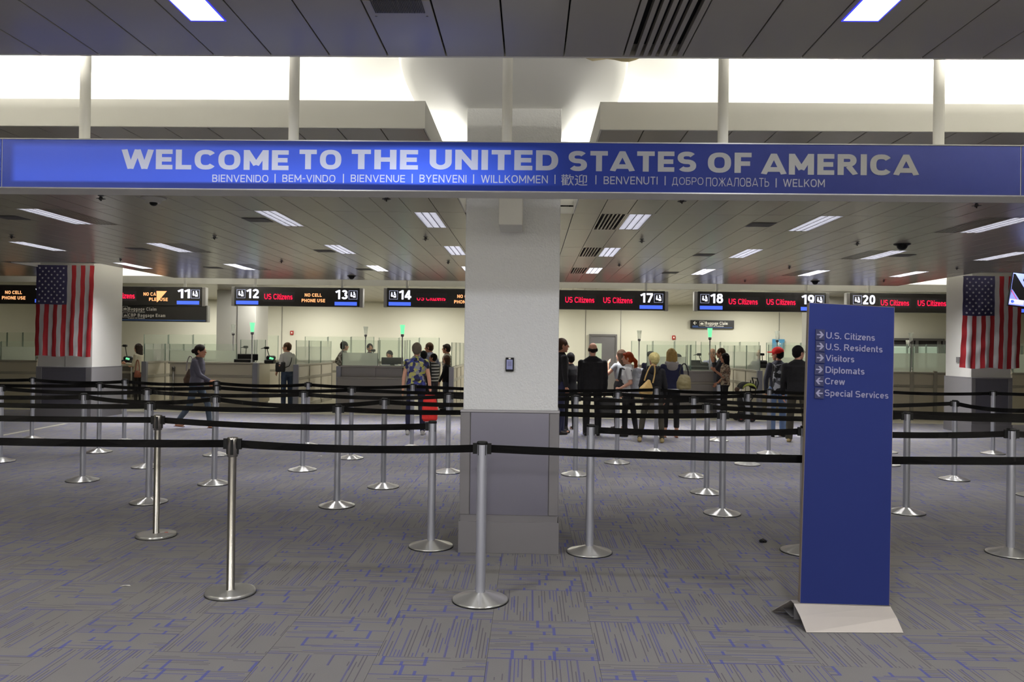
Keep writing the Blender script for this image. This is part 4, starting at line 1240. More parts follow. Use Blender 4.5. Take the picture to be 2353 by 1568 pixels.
for k, (px, yb, kind, lb) in PO.items():
    g0 = gnd(px, yb); n = Vector((g0.x, g0.y, 0)); dd = n.length
    rad = .175 if kind == 'cone' else .155
    n = n * ((dd + rad) / dd)
    # lowest visible rim is the side of the disc nearest the camera
    place(k, n, kind, lb)
# posts the column and the totem hide, and the ones just outside the frame, carry the far ends of belts
EX = {'R3c': (Vector((-.2, 7.75, 0)), 'behind the middle column, third row'), 'R4c': (Vector((-.2, 8.75, 0)), 'behind the middle column, fourth row'),
      'R4t': (Vector((at(1960, 900, 8.5).x, 8.5, 0)), 'behind the blue totem, fourth row')}
for k, (p, lb) in EX.items(): place(k, p, 'cone', 'silver belt stanchion hidden ' + lb)
def belt(a, b, sag=.015, owner=None, za=ZB, zb=ZB):
    """webbing band between two posts; a part of the post it is drawn from"""
    A = PL[a].location.copy() if isinstance(a, str) else Vector(a); B = PL[b].location.copy() if isinstance(b, str) else Vector(b)
    own = PL[owner or (a if isinstance(a, str) else b)]
    d = (B - A); d.z = 0; L_ = d.length; d.normalize(); nrm = Vector((-d.y, d.x, 0)) * .0009
    r0_ = .034 if isinstance(a, str) else 0; r1_ = .034 if isinstance(b, str) else 0
    n = 14; mb = MB()
    def P(t):
        s = r0_ + (L_ - r0_ - r1_) * t
        return A + d * s + Vector((0, 0, za + (zb - za) * t - sag * 4 * t * (1 - t)))
    b0 = 0
    for i in range(n + 1):
        p = P(i / n); tw = .004 * math.sin(i * 1.3)
        for zz, sg_ in ((-.0245, 1), (-.0245, -1), (.0245, -1), (.0245, 1)):
            q = p + nrm * sg_ + Vector((0, 0, zz)) + Vector((-d.y, d.x, 0)) * tw * (1 if zz > 0 else -1)
            mb.v.append(q - own.location)
    for i in range(n):
        for k in range(4):
            a_, b__ = i * 4 + k, i * 4 + (k + 1) % 4
            mb.f.append([a_, b__, b__ + 4, a_ + 4]); mb.sm.append(False)
    mb.f.append([0, 1, 2, 3]); mb.sm.append(False); k = n * 4; mb.f.append([k, k + 3, k + 2, k + 1]); mb.sm.append(False)
    bl_ = mb.build('belt', 'black_belt', own)
    for isP, base, sgn in ((isinstance(a, str), A, 1), (isinstance(b, str), B, -1)):
        if isP:
            c = base + d * sgn * .045 + Vector((0, 0, ZB)) - own.location
            t = d * .013; q = Vector((-d.y, d.x, 0)) * .008
            vs = [c + t * i + q * j + Vector((0, 0, zz)) for zz in (-.034, .034) for j in (-1, 1) for i in (-1, 1)]
            MB().add(vs, [(0, 2, 3, 1), (4, 5, 7, 6), (0, 1, 5, 4), (2, 6, 7, 3), (0, 4, 6, 2), (1, 3, 7, 5)]).build('belt_clip', 'black_plastic', bl_)
def off(px, py, Y): 
    p = at(px, py, Y); return Vector((p.x, Y, 0))
yo, yu, yh, yt = PL['o'].location.y, PL['u'].location.y, PL['h'].location.y, PL['t'].location.y
belt(off(-260, 0, yo - .02), 'o', .01); belt('o', 'u', .02); belt('u', off(2620, 0, PL['u'].location.y - .05), .03)
belt(off(-300, 0, yh + .05), 'h', .01); belt('h', 't', .03); belt('aa', 'af', .02); belt('af', 'aj', .02); belt('aj', off(2700, 0, PL['aj'].location.y), .02)
belt(off(-200, 0, PL['g'].location.y + .2), 'g', .02); belt('g', 'n', .02); belt('n', 'R3c', .02); belt('R3c', 'ab', .02); belt('ab', 'ag', .03); belt('ag', off(2700, 0, PL['ag'].location.y), .02)
belt(off(-200, 0, PL['d'].location.y), 'd', .02); belt('d', 'k', .05); belt('k', 'q', .06); belt('q', 'R4c', .02); belt('R4c', 'z', .02); belt('z', 'R4t', .02); belt('R4t', off(2700, 0, 8.6), .03)
belt(off(-200, 0, PL['a'].location.y), 'a', .02); belt('a', 'f', .03); belt('f', 'm', .03); belt('m', 's', .03); belt('s', 'v', .02); belt('v', 'y', .02); belt('y', 'ah', .05); belt('ah', 'am', .03)
belt(off(-200, 0, PL['c'].location.y), 'c', .02); belt('c', 'j', .03); belt('j', 'p', .03); belt('p', 'w', .03); belt('w', 'ad', .03); belt('ad', 'al', .03)
belt(off(-200, 0, PL['b'].location.y), 'b', .02); belt('b', 'e', .03); belt('e', 'i', .03); belt('i', 'l', .03); belt('l', 'r', .03); belt('r', 'x', .04); belt('x', 'ae', .03); belt('ae', 'ak', .03); belt('ak', 'ai', .02); belt('ai', off(2700, 0, PL['ai'].location.y), .02)
# red sticker on the second-row steel base
o = MB().lathe([(0, 0), (.016, 0), (.016, .0008), (0, .0008)], c=(.07, .03, .0258), n=10).build('sticker', mat('sticker_red', (200, 110, 95), .6), PL['h'])

# ------------------------------------------------------------------ blue totem
tt = empty('totem_sign', (0, 0, 0))
BL, BR, TL, TR = at(1838.5, 1388, 4.6), at(2043, 1393, 4.6), at(1860, 696.5, 4.74), at(2055, 707, 4.86)
BL.z -= .03; BR.z -= .03
nb = ((BR - BL).cross(TL - BL)).normalized()
d_ = ray(2055, 707); TR = CAM + d_ * ((BL - CAM).dot(nb) / d_.dot(nb))
if nb.y > 0: nb = -nb
def TP(u, v, n=0): return BL * (1 - u) * (1 - v) + BR * u * (1 - v) + TL * (1 - u) * v + TR * u * v + nb * n
def solve(px, py):
    # pixel -> (u, v) on the face
    d = ray(px, py); A = BL; t = (A - CAM).dot(nb) / d.dot(nb); p = CAM + d * t
    u, v = .5, .5
    for _ in range(12):
        q = TP(u, v); e = p - q
        du = (TP(u + .01, v) - q) / .01; dv_ = (TP(u, v + .01) - q) / .01
        a11, a12, a22 = du.dot(du), du.dot(dv_), dv_.dot(dv_); b1, b2 = e.dot(du), e.dot(dv_)
        det = a11 * a22 - a12 * a12; u += (b1 * a22 - b2 * a12) / det; v += (a11 * b2 - a12 * b1) / det
    return u, v
def tpan(u0_, u1_, v0_, v1_, n0, n1, name, m, nv=1):
    mb = MB(); vs = []
    for n in (n1, n0):
        for v in (v0_, v1_):
            for u in (u0_, u1_): vs.append(TP(u, v, n))
    mb.add(vs, [(0, 1, 3, 2), (4, 6, 7, 5), (0, 4, 5, 1), (2, 3, 7, 6), (0, 2, 6, 4), (1, 5, 7, 3)])
    return mb.build(name, m, tt)
tpan(0, 1, 0, 1, -.034, 0, 'panel', 'totem_blue')
tpan(-.004, 0, 0, 1.0015, -.036, .0, 'edge_strip', 'totem_edge'); tpan(1, 1.004, 0, 1.0015, -.036, .0, 'edge_strip', 'totem_edge'); tpan(0, 1, 1, 1.0015, -.036, .0, 'edge_strip', 'totem_edge')
rows = [('U.S. Citizens', 1898, 2010, 763, 782, 769, 1), ('U.S. Residents', 1897, 2027.5, 789, 809, 795.5, 1), ('Visitors', 1896.5, 1962.5, 815, 833, 822, 1),
        ('Diplomats', 1896.5, 1986, 842, 861, 849, 1), ('Crew', 1895, 1941, 868, 886, 875.5, -1), ('Special Services', 1894.5, 2041, 895, 917, 903.5, -1)]
def tmap(vs, px, py, pw, ph, n=.0025):
    """local 2-D outline (0..pw, 0..ph pixels, y up) laid on the panel"""
    u0_, v0_ = solve(px, py); u1_, _ = solve(px + pw, py + pw * .028); _, v1_ = solve(px, py - ph)
    return [TP(u0_ + (u1_ - u0_) * a, v0_ + (v1_ - v0_) * b, n) for a, b in vs]
for k, (s, x0, x1, t, b_, ya, dr) in enumerate(rows):
    vs, fs = strokemesh(s, 'l', 1, 1, .15, .115)
    desc = .24 if ('p' in s) else 0
    v2 = tmap([(v[0], v[2]) for v in vs], x0, t + 15.2, x1 - x0, 14.8)
    MB().add(v2, fs).build('lettering', 'totem_text', tt)
    xa = 1873 - (k > 2) * 2
    # raised arrow tile
    u0_, v0_ = solve(xa, ya + 12); u1_, _ = solve(xa + 21, ya + 12); _, v1_ = solve(xa, ya - 12)
    at_ = tpan(u0_, u1_, v0_, v1_, 0, .006, 'arrow_tile', 'totem_dark')
    sq = []
    def Pn(a, b): return ((a if dr > 0 else 1 - a), b)
    th = .2
    poly = [[(.04, .5 - th / 2), (.8, .5 - th / 2), (.8, .5 + th / 2), (.04, .5 + th / 2)], [(1.0, .5), (.6, 1.0), (.34, 1.0), (.68, .5)], [(1.0, .5), (.68, .5), (.34, .0), (.6, .0)]]
    mb = MB()
    for pl in poly: mb.add(tmap([Pn(a, b) for a, b in pl], xa + 2, ya + 8, 17, 15.5, .0075), [(0, 1, 2, 3)])
    mb.build('arrow', 'totem_text', at_)
# folded metal foot: sloping front apron, upright web, rear leg
fl_, fr_ = gnd(1853, 1455), gnd(2076, 1456)
rl, rr_ = gnd(1803, 1408), None
ry = Vector((0, .36, 0))
top_l = at(1824, 1388, 4.6); top_r = at(2046, 1394, 4.6)
rl = Vector((top_l.x - .06, gnd(1803, 1408).y, 0)); rr_ = Vector((top_r.x - .06, rl.y, 0))
ridge_d = Vector((0, .055, 0))
def sheet(pts, th, name, m):
    a = Vector(pts[1]) - Vector(pts[0]); b = Vector(pts[3]) - Vector(pts[0]); n = a.cross(b).normalized() * th
    return MB().prism(pts, -n).build(name, m, tt)
midl, midr = top_l.lerp(fl_, .5) + Vector((0, 0, .012)), top_r.lerp(fr_, .5) + Vector((0, 0, .012))
z2 = Vector((0, 0, .003))
sheet([midl, midr, top_r, top_l], .004, 'front_apron', 'alu_plate')
sheet([fl_ + z2, fr_ + z2, midr, midl], .004, 'front_apron', 'alu_plate')
sheet([rl + z2, rr_ + z2, top_r + ridge_d, top_l + ridge_d], .004, 'rear_apron', 'alu_plate')
MB().prism([top_l, top_r, top_r + ridge_d, top_l + ridge_d], (0, 0, .004)).build('ridge', 'alu_plate', tt)
MB().box(top_l.x + .002, top_r.x - .002, 4.6, 4.606, .035, top_l.z).build('web', 'dark_steel', tt)
MB().box(rl.x + .05, rr_.x, 4.612, rl.y - .03, .045, .05).build('web', 'dark_steel', tt)
tag(tt, 'tall blue directory totem listing citizens, residents, visitors, diplomats, crew and services', 'sign')
# crumpled black scrap on the carpet
g0 = gnd(1752.5, 1247)
bm = bmesh.new(); bmesh.ops.create_icosphere(bm, subdivisions=3, radius=.5)
for v in bm.verts:
    k = 1 + .25 * math.sin(v.co.x * 9 + 1) * math.sin(v.co.y * 11) + .15 * math.sin(v.co.z * 17)
    v.co = Vector((v.co.x * .058 * k, v.co.y * .04 * k, max(0, v.co.z + .32) * .03 * k))
me = bpy.data.meshes.new('crumpled_scrap'); bm.to_mesh(me); bm.free(); me.materials.append(MATS['black_plastic'])
o = bpy.data.objects.new('crumpled_scrap', me); COL.objects.link(o); o.location = (g0.x, g0.y, 0)
tag(o, 'small crumpled black scrap lying on the carpet left of the totem', 'litter')
for px, py, lb in ((735, 1049, 'scrap of white paper on the carpet right of the steel stanchion'), (288, 1348, 'scrap of white paper on the carpet near the lower left')):
    g0 = gnd(px, py); mb = MB(); mb.add([(-.035, -.008, .001), (.0, -.004, .006), (.034, .004, .002), (.02, .016, .005), (-.02, .012, .003)], [(0, 1, 2, 3, 4)])
    o = mb.build('paper_scrap', 'print_white', None, (g0.x, g0.y, 0)); tag(o, lb, 'litter')

# ------------------------------------------------------------------ inspection desks
YD = 19.0
def pane(par, p0, p1, z0, zf, z1, th=.012):
    """upright glass sheet from p0 to p1 (x, y in the parent's frame): frosted up to zf, clear above"""
    p0 = Vector((*p0, 0)); p1 = Vector((*p1, 0)); d = (p1 - p0).normalized(); n = Vector((-d.y, d.x, 0)) * th / 2
    def sh(a, b, name, m): MB().prism([p0 - n + Vector((0, 0, a)), p1 - n + Vector((0, 0, a)), p1 + n + Vector((0, 0, a)), p0 + n + Vector((0, 0, a))], (0, 0, b - a)).build(name, m, par)
    if zf > z0 + .01: sh(z0, zf, 'frosted_pane', 'glass_frost')
    if z1 > zf: sh(max(zf, z0) + .001, z1, 'clear_pane', 'glass_clear')
    for q in (p0, p1):
        MB().box(q.x - .008, q.x + .008, q.y - .008, q.y + .008, z0 - .01, z1).build('glass_edge', 'glass_edge', par)
glassmat('glass_edge', (150, 168, 158), .2, .7)
mat('desk_shaded', (74, 72, 66), .5)  # shade over the podium desk put into its colour
def desk(px0, px1, Y, ytop, depth, label, posts='lr', seams=(), panes=(), step=False, m='counter_laminate', zmid=.775, ytopx=None):
    pm = ytopx or (px0 + px1) / 2
    x0, x1, zt = at(px0, 850, Y).x, at(px1, 850, Y).x, at(pm, ytop, Y).z
    o = empty('inspection_desk', (x0, Y, 0)); Wd = x1 - x0
    xs = [0] + [at(s, 850, Y).x - x0 for s in seams] + [Wd]
    MB().box(.02, Wd - .02, .03, depth, 0, zt - .045).build('body', 'counter_grey', o)
    for a, b in zip(xs, xs[1:]):
        MB().box(a + .004, b - .004, .008, .03, zmid + .03, zt - .05, .003).build('front_panel', m, o)
        MB().box(a + .004, b - .004, .008, .03, .1, zmid - .03, .003).build('front_panel', m, o)
    MB().box(0, Wd, .0, .03, zmid - .026, zmid + .026, .004).build('trim_rail', 'counter_trim', o)
    MB().box(.0, Wd, .02, .04, 0, .1).build('kick_plate', 'counter_trim', o)
    MB().box(-.02, Wd + .02, -.02, depth + .02, zt - .045, zt, .006).build('worktop', 'counter_trim' if m != 'counter_grey' else 'counter_grey', o)
    if step:
        MB().box(-.06, Wd, -.12, .0, 0, zmid - .01, .004).build('lower_step', m, o)
        MB().box(-.07, Wd + .01, -.14, .01, zmid - .01, zmid + .03, .006).build('step_ledge', 'counter_grey', o)
    if 'l' in posts: MB().box(-.12, .0, -.015, .12, 0, zt - .02, .006).build('corner_post', 'counter_post', o)
    if 'r' in posts: MB().box(Wd, Wd + .13, -.015, .12, 0, zt - .0, .006).build('corner_post', 'counter_post', o)
    for s, xx in ((1, Wd), (-1, 0)):
        MB().box(xx, xx + s * .012, .13, depth, .1, zt - .05, .002).build('side_panel', m, o)
    for (a, b, yf, yt, dy) in panes:
        pane(o, (at(a, 800, Y + dy).x - x0, dy), (at(b, 800, Y + dy).x - x0, dy), zt, at((a + b) / 2, yf, Y + dy).z, at((a + b) / 2, yt, Y + dy).z)
    tag(o, label, 'desk', 'inspection desks')
    return o, x0, zt
def partition(px, Y0, Y1, ytop, yglass, label, yf=None, npost=3, side=1):
    x, zt = at(px, 850, Y0).x, at(px, ytop, Y0).z
    o = empty('lane_partition', (x, Y0, 0)); D = Y1 - Y0
    MB().box(-.03, .03, .06, D, .02, zt - .05).build('panel', 'counter_laminate', o)
    MB().box(-.06, .06, 0, .1, 0, zt, .006).build('end_post', 'counter_post', o)
    for k in range(1, npost + 1):
        y = D * k / npost
        MB().box(-.045, .045, y - .06, y, 0, zt - .04, .004).build('post', 'counter_trim', o)
    MB().box(-.05, .05, .05, D, zt - .05, zt, .005).build('top_rail', 'counter_trim', o)
    MB().box(-.04, .04, .1, D - .06, .70, .78, .004).build('middle_rail', 'counter_trim', o)
    MB().box(-.045, .045, .1, D - .06, .0, .1, .004).build('bottom_rail', 'counter_trim', o)
    z1 = at(px, yglass, Y0).z; zf = at(px, yf, Y0).z if yf else zt + .35
    for k in range(npost): pane(o, (0, D * k / npost + .03), (0, D * (k + 1) / npost - .03), zt, zf, z1)
    tag(o, label, 'partition', 'lane partitions')
desk(-120, 84, 19.3, 827, 1.3, 'beige inspection desk with frosted glass at the far left behind the left flag column', panes=((-118, 0, 797, 785, .1), (3, 83, 797, 785, .1)), posts='')
desk(225, 300, 20.6, 838, 1.0, 'low podium desk darkened for shade between the left flag column and the partition', m='desk_shaded', posts='')
partition(330, 19.0, 22.3, 831, 790, 'grey lane partition with glass right of the left flag column', yf=803, npost=3)
o, X12, Z12 = desk(389, 580, YD, 833, 1.25, 'wide inspection desk with a dark monitor under gate sign twelve', posts='r', seams=(), panes=((390, 467, 806, 791, .9), (470, 544, 806, 791, .9), (553, 586, 832, 781, .9), (590, 610, 832, 781, 1.15)))
partition(679, 19.0, 22.4, 838, 782, 'lane partition with glass just right of the man in the white shirt', yf=797, npost=3)
o, X14, Z14 = desk(784, 925, YD, 841, 1.25, 'stepped grey inspection desk under gate sign fourteen', posts='l', seams=(863,), m='counter_grey', step=True,
     panes=((787, 869, 811, 782, .1), (873, 931, 840, 782, .1), (935, 942, 840, 782, .1)))
partition(1037, 19.0, 22.4, 844, 787, 'lane partition with reflecting glass just left of the middle column', yf=843, npost=3)
o, X18, Z18 = desk(1490, 1640, YD, 852, 1.25, 'inspection desk behind the blonde women under gate sign eighteen', posts='r', seams=(), m='counter_grey',
     panes=((1487, 1577, 820, 793, .1), (1580, 1586, 850, 793, .1), (1588, 1644, 850, 793, .1)))
partition(1747, 19.0, 22.6, 852, 794, 'lane partition with a framed end behind the stroller', yf=810, npost=3)
desk(1765, 1862, 20.6, 847, 1.2, 'pale inspection desk behind the red cap man', posts='', panes=((1766, 1862, 822, 793, .1),))
o, X20, Z20 = desk(1990, 2178, YD, 855, 1.3, 'beige inspection desk with frosted glass between the totem and the right flag column', posts='', seams=(2095, 2149),
     panes=((1992, 2092, 812, 799, .1), (2098, 2176, 812, 799, .1)))
MB().box(at(2095, 850, YD).x - X20 - .04, at(2095, 850, YD).x - X20 + .04, -.03, .03, 0, Z20 - .02, .004).build('corner_post', 'counter_trim', o)
MB().box(at(2149, 850, YD).x - X20 - .04, at(2149, 850, YD).x - X20 + .04, -.03, .03, 0, Z20 + .03, .004).build('corner_post', 'counter_trim', o)
desk(2326, 2480, 19.6, 858, 1.3, 'beige inspection desk at the right edge beyond the right flag column', posts='', panes=((2328, 2400, 815, 790, .1),))
# second line of desks and screens further back
rear = [(-20, 88, 'far left'), (330, 500, 'behind the walking woman'), (505, 640, 'behind the green lamp of desk twelve'), (700, 860, 'left of desk fourteen'), (870, 1010, 'behind desk fourteen'),
        (1450, 1600, 'behind the blonde women'), (1610, 1745, 'behind the long haired woman'), (1760, 1880, 'behind the red cap man'), (2040, 2172, 'behind the blue totem edge'), (2325, 2395, 'far right')]
for k, (a, b, nm) in enumerate(rear):
    pm = (a + b) / 2; hz = 797 + .0133 * (pm - 1220); Y = 23.6
    n = 3; ps = tuple((a + (b - a) * i / n + 1, a + (b - a) * (i + 1) / n - 1, hz + 40, hz - 17, .1) for i in range(n))
    desk(a, b, Y, hz + 38, 1.0, 'rear row counter with clear glass screens, ' + nm, posts='', panes=ps)

# ------------------------------------------------------------------ lamps on thin poles
def pole_lamp(px, yt, yb, ybase, Y, on, label, s=1.0):
    p = at(px, yt, Y); zt = p.z; zb = at(px, yb, Y).z; z0 = at(px, ybase, Y).z
    o = empty('pole_lamp', (p.x, Y, z0)); H = zt - z0; Hs = zt - zb
    MB().lathe([(0, 0), (.05, 0), (.05, .012), (.014, .02), (.014, H - Hs - .05)], n=16).build('pole', 'steel', o)
    MB().lathe([(.014, H - Hs - .07), (.035, H - Hs - .06), (.04, H - Hs - .01), (0, H - Hs - .005)], n=16).build('socket', 'dark_steel', o)
    MB().lathe([(0, H - Hs), (.04 * s, H - Hs), (.046 * s, H - Hs * .5), (.062 * s, H), (.056 * s, H), (.04 * s, H - Hs * .4)], n=20).build('shade', 'lamp_green' if on else 'lamp_off', o)
    tag(o, label, 'lamp', 'signal lamps on the desks')
pole_lamp(536.5, 746, 765, 833, 20.15, False, 'unlit white pole lamp left of the green one on desk twelve')
pole_lamp(580, 742, 763, 835, 19.15, True, 'green lit pole lamp on desk twelve')
pole_lamp(840.5, 751, 768, 840, 19.9, False, 'unlit white pole lamp on the left of desk fourteen')
pole_lamp(925, 747, 768, 842, 19.06, True, 'green lit pole lamp on desk fourteen beside the floral blouse woman')
pole_lamp(1469, 760, 778, 850, 20.0, False, 'unlit white pole lamp above the redheaded woman')
pole_lamp(1631.5, 754.5, 775, 853, 19.15, True, 'green lit pole lamp on desk eighteen')
pole_lamp(1786, 761, 781, 838, 20.9, False, 'unlit white pole lamp in front of the light blue arrow sign')
pole_lamp(2093.5, 765, 783, 855, 19.5, False, 'unlit white pole lamp right of the totem, the larger of two')
pole_lamp(2086, 782, 795, 847, 24.0, False, 'small unlit white pole lamp right of the totem, farther back')
# posts standing on the floor under two of the lamps that have no desk below
# ------------------------------------------------------------------ desk equipment
def boxmon(px0, px1, y0, y1, Y, label, base=True):
    a, b = at(px0, y1, Y), at(px1, y0, Y)
    o = empty('desk_monitor', (a.x, Y, a.z)); Wd, H = b.x - a.x, b.z - a.z
    MB().box(0, Wd, 0, .05, .05, H, .01).build('case', 'black_plastic', o)
    MB().box(.02, Wd - .02, .05, .054, .08, H - .03).build('screen', 'sign_grey', o)
    MB().box(Wd * .4, Wd * .6, .02, .06, 0, .1).build('stand', 'black_plastic', o)
    MB().box(Wd * .15, Wd * .85, -.08, .16, -.0, .015, .004).build('foot', 'black_plastic', o)
    tag(o, label, 'monitor', 'monitors on the desks')
def printer(px0, px1, y0, y1, Y, label):
    a, b = at(px0, y1, Y), at(px1, y0, Y)
    o = empty('document_printer', (a.x, Y, a.z)); Wd, H = b.x - a.x, b.z - a.z
    MB().box(0, Wd, 0, .3, 0, H, .012).build('case', 'black_plastic', o)
    MB().box(Wd * .1, Wd * .9, -.004, .01, H * .35, H * .42).build('slot', 'sign_grey', o)
    tag(o, label, 'printer')
def scanner(px, y, Y, px2, y2, label, glow=True):
    """fingerprint reader with a goose-neck camera; (px, y) foot, (px2, y2) camera head"""
    a, h = at(px, y, Y), at(px2, y2, Y)
    o = empty('fingerprint_scanner', (a.x, Y, a.z)); hx, hz = h.x - a.x, h.z - a.z
    MB().box(-.13, .11, -.06, .14, 0, .1, .02).box(-.1, .12, -.02, .12, .08, .2, .03).build('housing', 'black_plastic', o)
    if glow:
        MB().prism([(.0, -.064, .12), (.10, -.064, .10), (.12, -.064, .14), (.02, -.064, .17)], (0, -.004, 0)).build('glow_plate', 'lamp_green', o)
    gn_ = MB().path([(0, .03, .15), (hx * .45, .03, hz * .55), (hx * .9, .03, hz * .85), (hx, .02, hz)], .011).build('gooseneck', 'black_plastic', o)
    MB().box(hx - .06, hx + .05, -.03, .05, hz - .03, hz + .035, .015).tube((hx - .06, 0, hz), (hx - .15, 0, hz - .02), .012, .006, 8).build('camera_head', 'black_plastic', gn_)
    tag(o, label, 'scanner', 'fingerprint scanners with goose neck cameras')
boxmon(545, 592, 814, 833, 19.5, 'wide black monitor on desk twelve')
printer(537, 575, 826, 835, 19.25, 'low black document printer in front of the monitor on desk twelve')
scanner(620, 836, 19.5, 613, 800, 'fingerprint scanner with green glow left of the man in the white shirt')
scanner(563, 833, 20.05, 565, 798, 'goose neck camera standing behind the monitor on desk twelve', False)
scanner(291, 836, 20.9, 287, 795, 'fingerprint scanner with green glow right of the left flag column')
boxmon(876, 926, 822, 841, 19.4, 'black monitor on desk fourteen left of the green lamp')
scanner(858, 841, 19.9, 858, 806, 'goose neck camera beside the seated officer at desk fourteen', False)
boxmon(1588, 1610, 828, 851, 19.5, 'small black monitor on desk eighteen')
printer(1583, 1630, 842, 852, 19.25, 'low black document printer on desk eighteen')
scanner(1617, 851, 19.7, 1607, 815, 'goose neck camera and scanner on desk eighteen left of the green lamp', False)
scanner(1753, 846, 20.7, 1752, 815, 'fingerprint scanner left of the red cap man', False)

# ------------------------------------------------------------------ people
def cm(name, rgb, rough=.8, noise=.12, ns=18): return mat(name, rgb, rough, noise=noise, nscale=ns, spec=.12 if 'hair' in name else .3, bump=.6 if 'hair' in name else 0, bscale=55)
cm('skin_light', (222, 168, 140), .6, .05); cm('skin_tan', (198, 142, 112), .6, .05); cm('skin_brown', (120, 80, 60), .6, .05)
for n_, c_ in dict(hair_dark=(38, 30, 26), hair_brown=(70, 50, 36), hair_black=(20, 18, 18), hair_grey=(118, 108, 92), hair_red=(150, 60, 24), hair_blonde=(222, 206, 140), hair_darkblonde=(168, 138, 84),
                   cloth_black=(24, 23, 25), cloth_charcoal=(58, 58, 66), cloth_hoodie=(78, 76, 86), cloth_white=(236, 234, 230), cloth_cream=(218, 212, 190), cloth_navy=(38, 40, 66),
                   jeans_blue=(66, 80, 104), jeans_light=(104, 124, 158), jeans_grey=(70, 80, 92), cloth_grey=(165, 168, 170), cloth_bluegrey=(168, 170, 194), cloth_olive=(62, 58, 48), cloth_brown=(88, 58, 40),
                   shoe_dark=(30, 27, 26), shoe_white=(178, 176, 170), shoe_tan=(150, 132, 92), sandal=(96, 62, 46), cap_red=(205, 40, 36), cloth_pink=(225, 90, 130), hood_fur=(150, 144, 140), eye_white=(210, 205, 200), eye_dark=(30, 24, 20), lips=(150, 80, 70)).items():
    cm(n_, c_, .85 if 'hair' not in n_ else .7, .28 if 'hair' in n_ else .12, 45 if 'hair' in n_ else 14)
def patterned(name, cols, scale, kind='vor'):
    m = bpy.data.materials.new(name); m.use_nodes = True; nt = m.node_tree; N = nt.nodes; L = nt.links; b = N['Principled BSDF']
    b.inputs['Roughness'].default_value = .85
    tc = N.new('ShaderNodeTexCoord')
    if kind == 'vor':
        n = N.new('ShaderNodeTexVoronoi'); n.inputs['Scale'].default_value = scale
        nz = N.new('ShaderNodeTexNoise'); nz.inputs['Scale'].default_value = scale * .6
        L.new(tc.outputs['Object'], nz.inputs['Vector'])
        ad = N.new('ShaderNodeVectorMath'); ad.operation = 'MULTIPLY_ADD'; ad.inputs[1].default_value = (.12, .12, .12)
        L.new(nz.outputs['Color'], ad.inputs[0]); L.new(tc.outputs['Object'], ad.inputs[2]); L.new(ad.outputs[0], n.inputs['Vector'])
        w_ = N.new('ShaderNodeSeparateColor'); L.new(n.outputs['Color'], w_.inputs[0]); src = w_.outputs[0]
    else:
        sp = N.new('ShaderNodeSeparateXYZ'); L.new(tc.outputs['Object'], sp.inputs[0])
        mu = N.new('ShaderNodeMath'); mu.operation = 'MULTIPLY'; mu.inputs[1].default_value = scale; L.new(sp.outputs[2 if kind == 'h' else 0], mu.inputs[0])
        fr = N.new('ShaderNodeMath'); fr.operation = 'FRACT'; L.new(mu.outputs[0], fr.inputs[0]); src = fr.outputs[0]
    cr = N.new('ShaderNodeValToRGB'); cr.color_ramp.interpolation = 'CONSTANT'
    el = cr.color_ramp.elements
    while len(el) < len(cols): el.new(.5)
    for i, c in enumerate(cols): el[i].position = i / len(cols); el[i].color = (*lin(c), 1)
    L.new(src, cr.inputs[0]); L.new(cr.outputs[0], b.inputs['Base Color']); MATS[name] = m
patterned('floral_cloth', [(48, 52, 110), (180, 178, 90), (40, 44, 90), (150, 150, 150), (58, 66, 140), (34, 34, 40), (190, 186, 110)], 17)
patterned('animal_cloth', [(170, 155, 132), (90, 72, 58), (186, 172, 150), (140, 110, 90)], 26)
patterned('camo_cloth', [(90, 84, 76), (130, 124, 112), (70, 64, 58), (160, 156, 148)], 22)
patterned('stripe_cloth', [(200, 200, 196), (26, 25, 27)], 11, 'h')
patterned('shirt_stripe', [(196, 194, 184), (150, 140, 120), (196, 194, 184)], 14, 'h')
patterned('pack_print', [(24, 24, 26), (24, 24, 26), (170, 170, 176), (24, 24, 26), (90, 90, 96)], 13)
mat('silver_cloth', (178, 180, 186), .28, .75, noise=.1, nscale=14, bump=.6, bscale=9)
mat('tan_leather', (178, 146, 86), .5, noise=.1, nscale=9); mat('olive_leather', (128, 116, 78), .5, noise=.1, nscale=9); mat('brown_leather', (66, 44, 26), .5, noise=.15, nscale=9)
mat('rust_leather', (138, 76, 54), .55, noise=.1, nscale=9); mat('red_cloth', (226, 44, 36), .7, noise=.1, nscale=9, bump=.5, bscale=12); mat('black_leather', (22, 21, 22), .5)

def ball(mb, c, r, n=10, M=None):
    c = Vector(c); r = Vector(r) if hasattr(r, '__len__') else Vector((r, r, r)); vs = []; m_ = n
    for j in range(1, n):
        p = math.pi * j / n
        for i in range(m_ * 2):
            t = math.pi * i / m_
            v = Vector((r.x * math.sin(p) * math.cos(t), r.y * math.sin(p) * math.sin(t), r.z * math.cos(p)))
            vs.append(c + (M @ v if M else v))
    k = m_ * 2; v0 = Vector((0, 0, r.z)); vs += [c + (M @ v0 if M else v0), c - (M @ v0 if M else v0)]; tp = len(vs) - 2
    fs = [(j * k + i, (j + 1) * k + i, (j + 1) * k + (i + 1) % k, j * k + (i + 1) % k) for j in range(n - 2) for i in range(k)]
    fs += [(tp, i, (i + 1) % k) for i in range(k)] + [(tp + 1, (n - 2) * k + (i + 1) % k, (n - 2) * k + i) for i in range(k)]
    mb.add(vs, fs, True)
def cap(mb, p0, p1, r0, r1, flat0=False, flat1=False, n=12):
    mb.tube(p0, p1, r0, r1, n)
    if not flat0: ball(mb, p0, r0, 7)
    if not flat1: ball(mb, p1, r1, 7)
